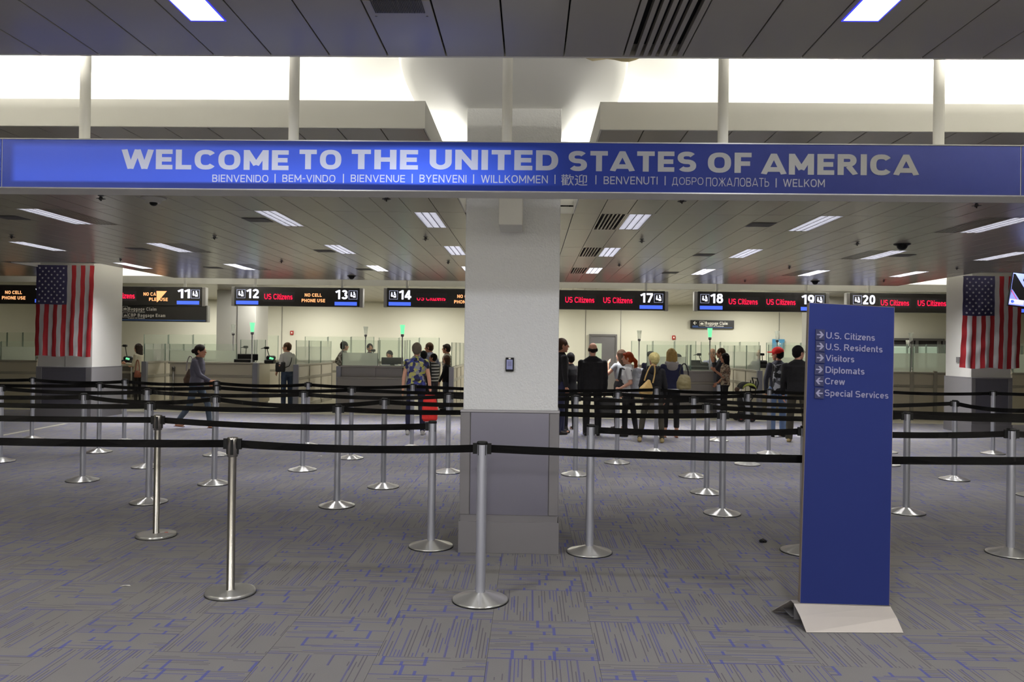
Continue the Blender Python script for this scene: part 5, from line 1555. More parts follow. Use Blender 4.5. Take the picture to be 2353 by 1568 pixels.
def loft(mb, rings, n=20):
    vs = []
    for c, rx, ry, M in rings:
        for i in range(n):
            t = 2 * math.pi * i / n
            c_, s_ = math.cos(t), math.sin(t)
            v = Vector((rx * math.copysign(abs(c_) ** .85, c_), ry * math.copysign(abs(s_) ** .85, s_), 0))
            vs.append(Vector(c) + (M @ v if M else v))
    fs = [(k * n + i, k * n + (i + 1) % n, (k + 1) * n + (i + 1) % n, (k + 1) * n + i) for k in range(len(rings) - 1) for i in range(n)]
    mb.add(vs, fs + [tuple(range(n))[::-1], tuple(range((len(rings) - 1) * n, len(rings) * n))], True)
def fuse(mb, name, m, parent, voxel=.012, smooth=3, wrinkle=0):
    """one continuous skin round everything in mb"""
    me = bpy.data.meshes.new('t'); me.from_pydata(mb.v, [], mb.f); me.update()
    o = bpy.data.objects.new('t', me); COL.objects.link(o)
    r = o.modifiers.new('r', 'REMESH'); r.mode = 'VOXEL'; r.voxel_size = voxel; r.use_smooth_shade = True
    s = o.modifiers.new('s', 'SMOOTH'); s.iterations = smooth; s.factor = .5
    if wrinkle:
        tx = bpy.data.textures.get('wr') or bpy.data.textures.new('wr', 'CLOUDS'); tx.noise_scale = .09
        d = o.modifiers.new('d', 'DISPLACE'); d.texture = tx; d.strength = wrinkle; d.mid_level = .5; d.texture_coords = 'LOCAL'
    dg = bpy.context.evaluated_depsgraph_get(); dg.update()
    ev = bpy.data.meshes.new_from_object(o.evaluated_get(dg)); bpy.data.objects.remove(o); bpy.data.meshes.remove(me)
    ev.name = name; ev.materials.clear(); ev.materials.append(MATS[m]); ev.polygons.foreach_set('use_smooth', [True] * len(ev.polygons))
    q = bpy.data.objects.new(name, ev); COL.objects.link(q); q.parent = parent
    return q
V = Vector
def person(label, px, Y, ytop, face, top, pants, skin='skin_light', hair='short', hcol='hair_dark', shoe='shoe_dark', sex='m', lean=0, headyaw=0, headpitch=0,
           armL=None, armR=None, legL=None, legR=None, sleeve=1.0, hem=.86, legcut=1.0, build=1.0, extra=None, yfeet=None, seat=None, crop=False, fz=0):
    """face: 0 looks away from the camera, 90 to the left of the photo, -90 to the right"""
    if yfeet: g = gnd(px, yfeet); loc = V((g.x, g.y, 0)); Y = g.y
    else: loc = V((at(px, 850, Y).x, Y, 0))
    Htot = at(px, ytop, Y).z
    root = empty('person', loc, R(face))
    f = sex == 'f'
    D = lambda x, y, z: V((x, y, z)).normalized()
    armL = armL or (D(-.10, .02, -1), D(-.03, .12, -1)); armR = armR or (D(.10, .02, -1), D(.03, .12, -1))
    legL = legL or (D(-.04, .02, -1), D(-.01, -.03, -1)); legR = legR or (D(.04, .02, -1), D(.01, -.03, -1))
    lth, lsh = .43, .42
    drop = max(-(legL[0].z * lth + legL[1].z * lsh), -(legR[0].z * lth + legR[1].z * lsh)) if not seat else 0
    hz = drop + .075 if not seat else seat
    ML = Matrix.Rotation(-lean, 3, 'X')
    def T(p):   # torso frame (z measured from the hip line at .93)
        return V((0, 0, hz + .03)) + ML @ V((p[0], p[1], p[2] - .93))
    sw = (.155 if f else .178) * build; hw = (.165 if f else .155) * (1 + (build - 1) * .7)
    SZ = 1.358 - max(0, build - 1) * .14
    S = (T((-sw * .97, -.01, SZ)), T((sw * .97, -.01, SZ)))
    Hp = (V((-.09, 0, hz)), V((.09, 0, hz)))
    EL = [S[0] + armL[0] * .285, S[1] + armR[0] * .285]; WR = [EL[0] + armL[1] * .245, EL[1] + armR[1] * .245]
    KN = [Hp[0] + legL[0] * lth, Hp[1] + legR[0] * lth]; AN = [KN[0] + legL[1] * lsh, KN[1] + legR[1] * lsh]
    MH = ML @ Matrix.Rotation(R(headyaw), 3, 'Z') @ Matrix.Rotation(-R(headpitch), 3, 'X') * 1.1
    HC = T((0, .02, 1.562)) + MH @ V((0, .005, .01))
    def Hd(p): return HC + MH @ V(p)
    natural = max(Hd((0, 0, .118)).z, .1)
    k = Htot / natural
    def fin(o): return o
    root.scale = (k, k, k)
    # body
    mb = MB(); g_ = .0
    loft(mb, [(T((0, 0, z)), rx * build if z > 1 else rx, ry, ML) for z, rx, ry in ((.84, hw * .7, .08), (.93, hw * .93, .1), (1.05, .125 if f else .14, .088), (1.2, .142, .1), (1.30, .15 / build, .095), (SZ + .0, sw * .74 / build, .062), (SZ + .05, .058 / build, .055))])
    cap(mb, T((0, -.01, 1.40)), HC + MH @ V((0, -.02, -.06)), .054, .05)
    ball(mb, HC + MH @ V((0, -.005, .018)), (.074, .093, .098), 12, MH)
    ball(mb, Hd((0, .028, -.045)), (.055, .062, .068), 10, MH)
    cap(mb, Hd((0, .088, .012)), Hd((0, .108, -.022)), .009, .013)
    ball(mb, Hd((0, .083, -.055)), (.024, .012, .012), 8, MH)
    ball(mb, Hd((0, .062, -.095)), (.024, .022, .018), 8, MH)
    for s in (-1, 1): ball(mb, Hd((s * .076, -.005, -.005)), (.010, .018, .032), 8, MH)
    for s, sh, el, wr in ((-1, S[0], EL[0], WR[0]), (1, S[1], EL[1], WR[1])):
        cap(mb, sh, el, .047, .038); cap(mb, el, wr, .039, .026)
        fd = (wr - el).normalized(); side = fd.cross(V((1, 0, 0)) if abs(fd.x) < .8 else V((0, 0, 1))).normalized(); wdt = fd.cross(side).normalized()
        # palm, four unequal bent fingers and a thumb from the side of the palm
        pc = wr + fd * .05
        mb.add(*_palm(wr, fd, side, wdt))
        inn = V((-s, 0, 0)); curl = (inn - fd * inn.dot(fd));
        curl = curl.normalized() if curl.length > .1 else side
        for q, (ln, off) in enumerate(((.068, -.03), (.078, -.01), (.073, .01), (.058, .028))):
            b0 = wr + fd * .085 + side * off
            mid = b0 + fd * ln * .5 + curl * .008; tip = mid + fd * ln * .42 + curl * .024
            cap(mb, b0, mid, .0095, .009, n=8); cap(mb, mid, tip, .009, .0078, n=8)
        tb = wr + fd * .03 - side * .03; cap(mb, tb, tb + fd * .035 - side * .022 + curl * .008, .0115, .010, n=8)
        cap(mb, tb + fd * .035 - side * .022 + curl * .008, tb + fd * .068 - side * .022 + curl * .02, .010, .0085, n=8)
    for hp, kn, an in ((Hp[0], KN[0], AN[0]), (Hp[1], KN[1], AN[1])):
        cap(mb, hp, kn, .078, .052); cap(mb, kn, kn + (an - kn) * .35, .052, .052); cap(mb, kn + (an - kn) * .35, an, .052, .034)
        ball(mb, an + V((0, .06, -.045)), (.038, .10, .028), 8)
    fuse(mb, 'body', skin, root, .0098, 2)
    # face
    e = MB()
    for s in (-1, 1): ball(e, Hd((s * .030, .081, .012)), (.013, .008, .0075), 6, MH)
    e.build('eyes', 'eye_white', root)
    e = MB()
    for s in (-1, 1):
        ball(e, Hd((s * .030, .087, .012)), (.006, .004, .006), 6, MH); cap(e, Hd((s * .016, .091, .032)), Hd((s * .044, .083, .034)), .0035, .003, n=6)
    e.build('eyebrows', 'eye_dark', root)
    e = MB(); ball(e, Hd((0, .093, -.055)), (.022, .006, .006), 6, MH); e.build('mouth', 'lips', root)
    # trousers
    mb = MB(); t = .012
    loft(mb, [(T((0, 0, z)), rx, ry, ML) for z, rx, ry in ((.80, hw * .62, .085), (.86, hw * .95 + t * .5, .11 + t), (.93, hw * .97 + t, .108 + t), (1.03, (.138 if f else .15) * build + t * .5, .1 + t * .5))])
    lr = (.088, .06, .058, .046) if f else (.09, .068, .068, .062)
    for hp, kn, an in ((Hp[0], KN[0], AN[0]), (Hp[1], KN[1], AN[1])):
        cap(mb, hp, kn, lr[0], lr[1]); kk = kn + (an - kn) * .4
        end = kn + (an - kn) * (legcut + (.06 if legcut == 1 else 0))
        cap(mb, kn, kk, lr[1], lr[2]); mb.tube(kk, end, lr[2], lr[3] if legcut == 1 else lr[2] * .9, 12)
    fuse(mb, 'trousers', pants, root, .0125, 2, .008)
    # top
    mb = MB(); zz = 1.02 if crop else hem + .02
    prof = [(hem, hw + t, .115 + t), (.93, hw + t * .8, .112 + t), (1.05, (.133 if f else .152) * build + t, .1 + t), (1.2, (.15 if f else .165) * build + t, .112 + t + (.012 if f else 0)), (1.33, sw * .97 + t, .108 + t), (SZ + .025, sw * .93, .095), (1.41, sw * .66, .082), (1.435, sw * .42, .074), (1.455, .07, .066)]
    if crop: prof = [(1.07, .135 + t, .1 + t)] + prof[3:]
    if hem > .93 and not crop: prof = [(hem, .14 * build + t, .105 + t)] + prof[2:]
    loft(mb, [(T((0, 0, z)), rx, ry, ML) for z, rx, ry in prof])
    for sh, el, wr in ((S[0], EL[0], WR[0]), (S[1], EL[1], WR[1])):
        ball(mb, sh, .058 * (1 + (build - 1) * .5), 8)
        if sleeve > .5:
            cap(mb, sh, el, .057 * (1 + (build - 1) * .5), .050); e_ = el + (wr - el) * ((sleeve - .5) * 2); mb.tube(el, e_, .05, .039, 12); ball(mb, el, .05, 7)
        elif sleeve > 0: mb.tube(sh, sh + (el - sh) * sleeve * 2, .060 * build, .056, 12)
    fuse(mb, 'top', top, root, .012, 2, .012)
    # shoes
    for s, an, sh_ in ((-1, AN[0], legL[1]), (1, AN[1], legR[1])):
        mb = MB(); pit = 0
        rise = an.z - .075 if not seat else 0
        heel = an + V((0, -.045, -.05)); toe = an + V((s * .02, .155, -.052 - max(0, rise) * .9))
        if shoe == 'sandal':
            mb.tube(heel + V((0, 0, -.012)), toe + V((0, 0, -.012)), .03, .036, 12); [mb.v.__setitem__(i, V((v[0], v[1], an.z - .07 + (v[2] - an.z + .07) * .25))) for i, v in enumerate(mb.v)]
            mb.build('shoe', shoe, root); continue
        cap(mb, heel, toe, .036, .034); ball(mb, an + V((0, .05, -.035)), (.043, .085, .034), 8); ball(mb, an + V((0, -.01, -.01)), (.042, .05, .045), 8)
        b_ = min(v[2] for v in mb.v); fl_z = (an.z - .075)
        for i, v in enumerate(mb.v): mb.v[i] = (v[0], v[1], max(v[2], fl_z if rise <= .01 else v[2]))
        fuse(mb, 'shoe', shoe, root, .011, 2)
    # hair
    mb = MB()
    if hair == 'bald':
        for s in (-1, 1): ball(mb, Hd((s * .058, -.02, -.002)), (.026, .062, .036), 8, MH)
        ball(mb, Hd((0, -.068, -.01)), (.062, .034, .045), 8, MH)
    else:
        ball(mb, Hd((0, -.016, .028)), (.084, .1, .1), 12, MH)
        ball(mb, Hd((0, -.045, -.01)), (.076, .066, .08), 10, MH)
    if hair == 'bun': ball(mb, Hd((0, -.125, -.01)), (.045, .04, .042), 8, MH)
    if hair == 'bob':
        loft(mb, [(Hd((0, -.03, .06)), .088, .085, MH), (Hd((0, -.04, -.03)), .098, .078, MH), (Hd((0, -.045, -.13)), .098, .062, MH), (Hd((0, -.05, -.165)), .085, .045, MH)])
    if hair == 'long':
        loft(mb, [(Hd((0, -.03, .06)), .086, .085, MH), (Hd((0, -.04, -.05)), .098, .078, MH), (Hd((0, -.06, -.18)), .098, .055, MH), (Hd((0, -.08, -.34)), .085, .045, MH), (Hd((0, -.085, -.46)), .05, .03, MH)])
    if hair == 'pony':
        cap(mb, Hd((0, -.10, .0)), Hd((0, -.15, -.06)), .035, .045); cap(mb, Hd((0, -.15, -.06)), Hd((0, -.15, -.2)), .045, .03); cap(mb, Hd((0, -.15, -.2)), Hd((0, -.13, -.27)), .03, .014)
    if hair == 'fluffy':
        ball(mb, Hd((0, -.02, .035)), (.094, .104, .1), 12, MH)
    fuse(mb, 'hair', hcol, root, .0105, 1, .012)
    if extra:
        for fn in extra: fn(root, T, Hd, MH, S, k)
    if seat:
        st = empty('desk_chair', loc, R(face)); 
        MB().box(-.22, .22, -.22, .22, (seat - .1) * k - .06, (seat - .1) * k, .02).build('seat', 'cloth_black', st)
        MB().box(-.2, .2, -.27, -.22, (seat) * k, (seat + .42) * k, .02).build('backrest', 'cloth_black', st)
        MB().tube((0, 0, .06), (0, 0, (seat - .1) * k - .06), .03, n=12).build('pedestal', 'black_plastic', st)
        b = MB()
        for q in range(5): b.tube((0, 0, .07), (.28 * math.cos(q * 1.2566), .28 * math.sin(q * 1.2566), .03), .02, .03, 8)
        b.build('base', 'black_plastic', st)
        tag(st, 'black swivel chair under the ' + {895: 'dark haired officer of desk fourteen', 1495: 'left capped officer of desk eighteen', 1556: 'right capped officer of desk eighteen', 1637: 'figure added for a reflected face at desk eighteen'}[px], 'chair')
    return tag(root, label, 'person')
def _palm(wr, fd, side, wdt):
    vs = []
    for a, w_, t_ in ((0, .026, .018), (.045, .042, .017), (.095, .04, .013)):
        c = wr + fd * a
        for i in range(10):
            t = 2 * math.pi * i / 10; vs.append(c + side * w_ * math.cos(t) + wdt * t_ * math.sin(t))
    fs = [(k * 10 + i, k * 10 + (i + 1) % 10, (k + 1) * 10 + (i + 1) % 10, (k + 1) * 10 + i) for k in range(2) for i in range(10)]
    return vs, fs + [tuple(range(10))[::-1], tuple(range(20, 30))]
# clothing extras
def cap_x(root, T, Hd, MH, S, k):
    mb = MB(); ball(mb, Hd((0, -.008, .045)), (.092, .108, .088), 12, MH)
    mb.v = [v for v in mb.v]; o = mb.build('cap_crown', 'cap_red', root)
    mb = MB(); ball(mb, Hd((0, .12, .035)), (.07, .075, .012), 10, MH); mb.build('cap_brim', 'cap_red', root)
def peaked_x(root, T, Hd, MH, S, k):
    mb = MB(); ball(mb, Hd((0, -.005, .05)), (.1, .112, .08), 12, MH); mb.build('cap_crown', 'hair_black', root)
    mb = MB(); ball(mb, Hd((0, .115, .03)), (.07, .05, .01), 10, MH); mb.build('cap_brim', 'hair_black', root)
def glasses_x(root, T, Hd, MH, S, k):
    mb = MB()
    for s in (-1, 1):
        pts = [Hd((s * .031 + .022 * math.cos(a * math.pi / 5),     .089, .012 + .016 * math.sin(a * math.pi / 5))) for a in range(11)]
        mb.path(pts, .0025, 5); mb.tube(Hd((s * .052, .088, .014)), Hd((s * .08, .0, .012)), .0025, n=5)
    mb.tube(Hd((-.01, .091, .014)), Hd((.01, .091, .014)), .0025, n=5); mb.build('glasses', 'eye_dark', root)
def hood_x(col, big=1.0):
    def fn(root, T, Hd, MH, S, k):
        mb = MB(); pts = [T((.095 * math.cos(a), -.035 - .06 * max(0, -math.sin(a)), 1.42 + .02 * math.sin(a))) for a in [math.pi * (1 + i / 8) for i in range(9)]]
        for a, b in zip(pts, pts[1:]): cap(mb, a, b, .036 * big, .036 * big, n=8)
        ball(mb, T((0, -.105, 1.36)), (.09 * big, .035 * big, .075 * big), 8)
        fuse(mb, 'hood', col, root, .012, 2)
    return fn
def hemband_x(col):
    def fn(root, T, Hd, MH, S, k):
        mb = MB(); loft(mb, [(T((0, 0, z)), .176, .128, None) for z in (.885, .925)]); mb.build('shirt_hem', col, root)
    return fn
def fringe_x(col):
    def fn(root, T, Hd, MH, S, k):
        mb = MB(); ball(mb, Hd((0, .045, .07)), (.06, .05, .034), 8, MH); fuse(mb, 'fringe', col, root, .01, 1)
    return fn
def strap_x(m, side=1, w_=.02):
    """strap crossing the back and chest from one shoulder to the other hip"""
    def fn(root, T, Hd, MH, S, k):
        pts = []
        for i in range(25):
            a = 2 * math.pi * i / 24
            s_ = math.cos(a)
            x = side * .09 * s_ + side * .015; z = 1.20 + .235 * s_; y = math.sin(a) * (.138 - .03 * max(0, s_))
            if s_ < -.55: x = side * (-.165 + .0 * s_); y *= 1.0
            pts.append(T((x, y, z)))
        mb = MB(); mb.path(pts, w_ * .5, 6); mb.build('bag_strap', m, root)
    return fn

D = lambda x, y, z: V((x, y, z)).normalized()
# ---- left part of the hall
person('person walking right, dark hair in a bun, grey hooded jacket and jeans', 452, 14.4, 792.5, -90, 'cloth_hoodie', 'jeans_grey', hair='bun', hcol='hair_dark', shoe='sandal', sex='f', lean=.07, skin='skin_tan',
       legL=(D(-.02, .50, -1), D(0, .12, -1)), legR=(D(.02, -.22, -1), D(0, -.75, -1)), armL=(D(-.12, -.1, -1), D(0, .6, -.5)), armR=(D(.08, .42, -1), D(.02, 1.2, -.62)), hem=.90, extra=[hood_x('hood_fur', .8), hemband_x('cloth_pink')])
person('person in a white polo shirt and jeans with a black bag strap, hand on hip', 660, 19.4, 787.5, 55, 'cloth_white', 'jeans_blue', hair='short', hcol='hair_brown', headyaw=35, sleeve=.45, hem=.93,
       armL=(D(-.35, -.1, -1), D(.2, .75, -.75)), armR=(D(.12, 0, -1), D(0, .1, -1)), extra=[strap_x('black_leather', 1)])
person('person with long dark hair and pale blouse beside the left flag column', 318, 20.3, 790, 82, 'cloth_cream', 'cloth_black', hair='long', hcol='hair_dark', sex='f', sleeve=.95, headyaw=0,
       armL=(D(-.1, .2, -1), D(.0, 1, .15)), armR=(D(.1, .1, -1), D(-.05, 1, -.1)))
person('person in a mottled jacket behind the left edge of desk fourteen, hands on hips', 789, 20.6, 785, -55, 'camo_cloth', 'cloth_black', hair='short', hcol='hair_dark', sleeve=.9,
       armL=(D(-.75, -.2, -.8), D(.8, .35, -.7)), armR=(D(.75, -.2, -.8), D(-.8, .35, -.7)))
person('person in dark uniform standing behind the glass of desk fourteen', 849, 21.4, 790, 195, 'cloth_navy', 'cloth_black', hair='short', hcol='hair_dark', skin='skin_tan')
person('person seated behind desk fourteen, only the dark hair showing', 895, 21.9, 806, 175, 'cloth_navy', 'cloth_black', hair='short', hcol='hair_black', seat=.62, legL=(D(-.1, 1, -.05), D(0, .1, -1)), legR=(D(.1, 1, -.05), D(0, .1, -1)), skin='skin_tan')
person('person with short grey hair in a blue and yellow floral blouse, seen from behind', 955, None, 788, 3, 'floral_cloth', 'cloth_navy', hair='short', hcol='hair_grey', shoe='shoe_white', sex='f', yfeet=1000, sleeve=.22, hem=.86, build=1.14,
       armL=(D(-.20, -.05, -1), D(-.08, .05, -1)), armR=(D(.22, -.05, -1), D(.12, .05, -1)), legL=(D(-.10, .02, -1), D(-.04, -.03, -1)), legR=(D(.06, .02, -1), D(.03, -.03, -1)))
person('person in a pale blue-grey shirt looking left, behind the striped child', 992, 19.5, 788, 65, 'cloth_bluegrey', 'cloth_charcoal', hair='short', hcol='hair_brown', headyaw=15, lean=.1, skin='skin_tan',
       armL=(D(-.2, .2, -1), D(.1, .8, -.6)), armR=(D(.35, -.35, -1), D(-.3, .5, -.4)))
person('person in black with black hair, head bowed beside the floral blouse', 975, 18.4, 807, 25, 'cloth_black', 'cloth_black', hair='fluffy', hcol='hair_black', sex='f', lean=.12, headpitch=-15)
person('child in a black and white striped sweater behind the floral blouse', 996, 18.8, 813, 60, 'stripe_cloth', 'cloth_charcoal', hair='short', hcol='hair_black', headpitch=-12, headyaw=20, skin='skin_tan', build=1.05)
person('person with dark fringe looking left beside the middle column', 1027, 20.0, 791, 80, 'shirt_stripe', 'cloth_charcoal', hair='short', hcol='hair_dark', skin='skin_tan', extra=[fringe_x('hair_dark')])
person('child with brown hair and a dark coat on the arm, left of the middle column', 1027, 19.35, 817, 80, 'cloth_black', 'jeans_grey', hair='bob', hcol='hair_brown', skin='skin_light', sex='f', armL=(D(-.1, .35, -1), D(0, .5, -1)))
# ---- right of the column
person('person in a dark jacket half hidden by the right edge of the middle column', 1287, None, 778, -70, 'cloth_black', 'cloth_navy', hair='short', hcol='hair_brown', yfeet=998, headyaw=-10, skin='skin_tan', legR=(D(.04, -.12, -1), D(0, -.1, -1)), legL=(D(-.04, .14, -1), D(0, 0, -1)))
person('person in a black coat between the column and the bald man', 1311, 15.2, 811, 30, 'cloth_black', 'cloth_black', hair='short', hcol='hair_black', sex='f', armR=(D(.3, .2, -1), D(-.2, 1, .3)))
person('person with a bald crown in a black suit, seen from behind', 1360, None, 788, 0, 'cloth_black', 'cloth_black', hair='bald', hcol='hair_dark', yfeet=1001, build=1.24, hem=.78, armL=(D(-.09, 0, -1), D(.0, .1, -1)), armR=(D(.09, 0, -1), D(.0, .1, -1)))
person('person with long brown hair and a cropped grey top, one hand raised', 1428, 15.4, 804, 25, 'cloth_grey', 'cloth_black', hair='long', hcol='hair_brown', sex='f', crop=True, sleeve=.2, headyaw=25,
       armL=(D(-.6, .35, -.75), D(.35, .35, .9)), armR=(D(.1, .2, -1), D(0, .5, -1)))
person('person with red hair in a ponytail and a white tee, facing left', 1443, None, 809.5, 72, 'cloth_white', 'cloth_black', hair='pony', hcol='hair_red', sex='f', yfeet=1003, sleeve=.4, headyaw=10, extra=[fringe_x('hair_red')],
       armL=(D(-.12, -.25, -1), D(.1, .9, -.5)), armR=(D(.12, .1, -1), D(0, .6, -1)), legL=(D(-.06, .12, -1), D(0, 0, -1)), legR=(D(.06, -.2, -1), D(0, -.15, -1)))
person('person with short bleached hair in a black hooded top, seen from behind', 1500, None, 811.5, -8, 'cloth_black', 'cloth_olive', hair='fluffy', hcol='hair_blonde', shoe='shoe_tan', sex='f', yfeet=1017, headyaw=28, build=1.08, hem=.84, extra=[hood_x('cloth_black', 1.1)],
       armL=(D(-.28, .1, -1), D(.1, .4, -1)), armR=(D(.22, .05, -1), D(.0, .3, -1)), legL=(D(-.24, .02, -1), D(-.14, -.03, -1)), legR=(D(.14, .02, -1), D(.05, -.03, -1)))
person('person with straight blond hair and a navy vest with a pale hood, seen from behind', 1541, None, 801.5, 0, 'cloth_navy', 'cloth_black', hair='bob', hcol='hair_darkblonde', shoe='sandal', sex='f', yfeet=1006, legcut=.72, build=1.06, extra=[hood_x('hood_fur', 1.25), hemband_x('cloth_white')],
       armL=(D(-.15, .2, -1), D(.2, .8, -.5)), armR=(D(.2, .2, -1), D(-.2, .8, -.4)))
person('person with very long black hair and a patterned blouse at desk eighteen', 1667, 18.2, 812, 78, 'animal_cloth', 'cloth_black', hair='long', hcol='hair_black', sex='f', sleeve=.5, skin='skin_tan', shoe='shoe_white',
       armL=(D(-.1, .25, -1), D(0, .8, .6)), armR=(D(.1, .1, -1), D(0, .6, -.6)))
person('person with brown hair and hands raised to the chin at desk eighteen', 1658, 18.9, 800.5, 70, 'cloth_charcoal', 'cloth_black', hair='short', hcol='hair_brown', skin='skin_tan', armL=(D(-.15, .5, -1), D(.1, .3, 1)), armR=(D(.15, .5, -1), D(-.1, .3, 1)))
person('person in a red cap and grey sweater wearing a printed backpack', 1786, None, 799, 8, 'cloth_charcoal', 'jeans_light', hair='short', hcol='hair_black', yfeet=1004, headyaw=35, skin='skin_tan', extra=[cap_x],
       armL=(D(-.3, -.05, -1), D(.1, .15, -1)), armR=(D(.15, .05, -1), D(0, .4, -1)))
person('person with glasses in a black jacket looking right beside the totem', 1832, None, 794.5, -28, 'cloth_black', 'cloth_olive', hair='short', hcol='hair_black', yfeet=1017, headyaw=-38, skin='skin_light', build=1.22, hem=.84, extra=[glasses_x],
       shoe='shoe_tan', armL=(D(-.18, .05, -1), D(.0, .3, -1)), armR=(D(.2, .2, -1), D(-.1, .6, -1)), legL=(D(-.08, .02, -1), D(-.04, -.03, -1)), legR=(D(.1, .02, -1), D(.05, -.03, -1)))
person('person in a dark peaked cap seated behind desk eighteen, left one', 1495, 21.3, 808, 180, 'cloth_navy', 'cloth_black', hcol='hair_black', seat=.62, legL=(D(-.1, 1, -.05), D(0, .1, -1)), legR=(D(.1, 1, -.05), D(0, .1, -1)), extra=[peaked_x])
person('person in a dark peaked cap seated behind desk eighteen, right one', 1556, 21.3, 814, 180, 'cloth_navy', 'cloth_black', hcol='hair_black', seat=.6, legL=(D(-.1, 1, -.05), D(0, .1, -1)), legR=(D(.1, 1, -.05), D(0, .1, -1)), extra=[peaked_x])
person('person with a shaved head, added for a reflected face, seated behind the green lamp of desk eighteen', 1637, 21.2, 801, 165, 'cloth_bluegrey', 'cloth_black', hair='bald', hcol='hair_brown', seat=.66, legL=(D(-.1, 1, -.05), D(0, .1, -1)), legR=(D(.1, 1, -.05), D(0, .1, -1)), skin='skin_tan')  # seated figure added where a reflected face shows in the glass

# ------------------------------------------------------------------ bags and the stroller
def bag(label, cat, px, ytop, ybot, Y, w_, d_, m, strap=None, shape='tote', rz=0, smp='black_leather', tilt=0):
    """ytop/ybot: the bag's own top and bottom in the photograph; strap: height of the strap's peak above the bag (m)"""
    zt, zb = at(px, ytop, Y).z, at(px, ybot, Y).z; H = zt - zb
    o = empty({'backpack': 'backpack'}.get(cat, cat.replace(' ', '_')), (at(px, 850, Y).x, Y, zb), rz); o.rotation_euler = (0, tilt, rz)
    mb = MB()
    if shape == 'tote': rg = ((0, .78, .8), (.08, .98, 1), (.45, 1, .95), (.8, .8, .6), (1, .55, .25))
    elif shape == 'hobo': rg = ((0, .45, .6), (.12, .9, 1), (.4, 1, 1), (.7, .62, .7), (1, .18, .3))
    elif shape == 'pack': rg = ((0, .85, .7), (.08, 1, 1), (.45, 1, 1), (.75, .95, .85), (.94, .75, .6), (1, .5, .35))
    else: rg = ((0, .9, .9), (.1, 1, 1), (.9, 1, .9), (1, .9, .7))
    loft(mb, [((0, 0, H * z), w_ / 2 * a, d_ / 2 * b, None) for z, a, b in rg])
    fuse(mb, 'bag_body', m, o, .01, 3, .02)
    if strap:
        s = MB(); n = 10
        pts = [V((w_ * .30 * math.cos(math.pi * i / n), 0, H * .88 + strap * math.sin(math.pi * i / n))) for i in range(n + 1)]
        s.path(pts, .012, 6).build('strap', smp, o)
    if shape == 'pack':
        for sx in (-.3, .3):
            s = MB(); s.path([V((sx * w_, d_ * .35, H * .9)), V((sx * w_, d_ * .95, H * .98)), V((sx * w_ * 1.2, d_ * 1.05, H * .6)), V((sx * w_ * 1.1, d_ * .45, H * .2))], .013, 6).build('strap', smp, o)
        MB().box(-w_ * .32, w_ * .32, -d_ * .62, -d_ * .4, H * .1, H * .45, .02).build('pocket', m, o)
    return tag(o, label, cat)
bag('brown slouchy bag hanging behind the walking woman', 'bag', 437, 848, 888, 14.5, .24, .15, 'brown_leather', .28, 'hobo', smp='hood_fur')
bag('black messenger bag at the hip of the man in the white shirt', 'bag', 644, 832, 855, 19.2, .24, .12, 'black_leather', None, 'flat')
bag('rust brown shoulder bag on the woman beside the left flag column', 'bag', 316, 852, 868, 20.15, .17, .14, 'rust_leather', .3, 'tote', smp='rust_leather')
bag('bright red cloth bag held by the woman in the floral blouse', 'bag', 989, 905, 968, 13.75, .28, .2, 'red_cloth', .06, 'tote', smp='red_cloth')
bag('silver backpack worn by the redheaded woman', 'backpack', 1468, 846, 911, 14.15, .24, .34, 'silver_cloth', None, 'pack', rz=R(75))
bag('tan shoulder bag hanging from the short haired blonde woman', 'bag', 1482, 872, 912, 13.03, .24, .14, 'tan_leather', .3, 'hobo', smp='tan_leather', tilt=.25)
bag('olive leather shoulder bag on the woman in the navy vest', 'bag', 1572, 861, 896, 13.6, .25, .15, 'olive_leather', .22, 'tote')
bag('black travel bag held beside the bald man in the suit', 'bag', 1399, 914, 952, 14.0, .32, .16, 'black_leather', .1, 'flat')
bag('black and white printed backpack on the man in the red cap', 'backpack', 1796, 838, 906, 14.0, .3, .16, 'pack_print', None, 'pack')
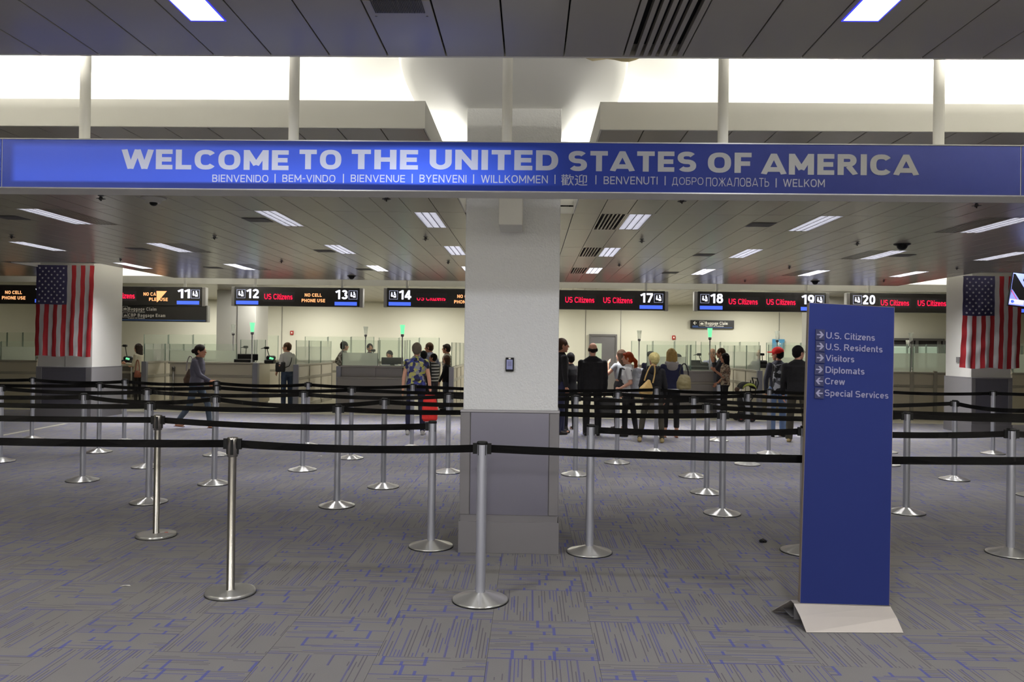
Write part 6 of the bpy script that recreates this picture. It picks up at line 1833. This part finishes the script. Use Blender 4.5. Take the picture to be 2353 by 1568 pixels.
# loose strap dangling under the travel bag
# stroller
Ys = 17.6
q = at(1716, 955, Ys); x0 = q.x; o = empty('stroller', (x0, Ys, 0)); s = 1 / (FPX / Ys)
def sp(px, py, dy=0): v = at(px, py, Ys); return V((v.x - x0, dy, v.z))
for dy in (-.2, .2):
    MB().path([sp(1697, 893, dy), sp(1704, 925, dy), sp(1716, 948, dy), V((sp(1722, 950).x, dy, .09))], .012, 8).build('frame_tube', 'steel', o)
    MB().path([sp(1731, 875, dy), sp(1730, 905, dy), sp(1712, 930, dy), V((sp(1697, 950).x, dy, .09))], .012, 8).build('frame_tube', 'black_plastic', o)
    for xx in (sp(1722, 950).x, sp(1697, 950).x):
        MB().tube((xx, dy - .02, .08), (xx, dy + .02, .08), .08, n=18).build('wheel', 'black_plastic', o)
        MB().tube((xx, dy - .024, .08), (xx, dy + .024, .08), .03, n=10).build('hub', 'alarm_red', o)
MB().path([sp(1733, 893, -.2), sp(1737, 880, -.2), sp(1734, 869, -.2), sp(1734, 869, .2), sp(1737, 880, .2), sp(1733, 893, .2)], .014, 8).build('handle', 'black_plastic', o)
def canopy(m, name, r0_, r1_, y0, y1):
    mb = MB(); n = 14
    c = sp(1716, 893)
    for j, yy in enumerate((y0, y1)):
        for i in range(n + 1):
            a = math.pi * (1.02 - 1.04 * i / n) ; rr = r0_
            mb.v.append((c.x + rr * math.cos(a), yy, c.z + rr * .85 * math.sin(a)))
        for i in range(n + 1):
            a = math.pi * (1.02 - 1.04 * i / n); mb.v.append((c.x + r1_ * math.cos(a), yy, c.z + r1_ * .5 * math.sin(a)))
    k = n + 1
    for i in range(n):
        mb.f += [[i, i + 1, k + i + 1, k + i], [2 * k + i, 3 * k + i, 3 * k + i + 1, 2 * k + i + 1], [i, 2 * k + i, 2 * k + i + 1, i + 1], [k + i, k + i + 1, 3 * k + i + 1, 3 * k + i]]
        mb.sm += [True] * 4
    mb.build(name, m, o)
canopy('cloth_black', 'canopy', .165, .13, -.22, .22)
canopy(mat('lime_trim', (150, 160, 60), .6), 'canopy_trim', .150, .143, -.228, -.22)
mb = MB(); loft(mb, [(sp(1714, 943), .13, .17, None), (sp(1712, 930), .17, .19, None), (sp(1708, 912), .12, .19, None)]); mb.build('seat', 'cloth_black', o)
mb = MB(); ball(mb, sp(1692, 895, -.05), (.055, .05, .055), 10); cap(mb, sp(1696, 895, -.05), sp(1704, 889, -.05), .012, .012, n=8); mb.build('cup_holder', 'brown_leather', o)
MB().box(sp(1700, 940).x, sp(1728, 940).x, -.18, .18, .12, .2, .02).build('basket', 'cloth_black', o)
tag(o, 'black stroller with a lime trimmed canopy parked before the lane partition', 'stroller')
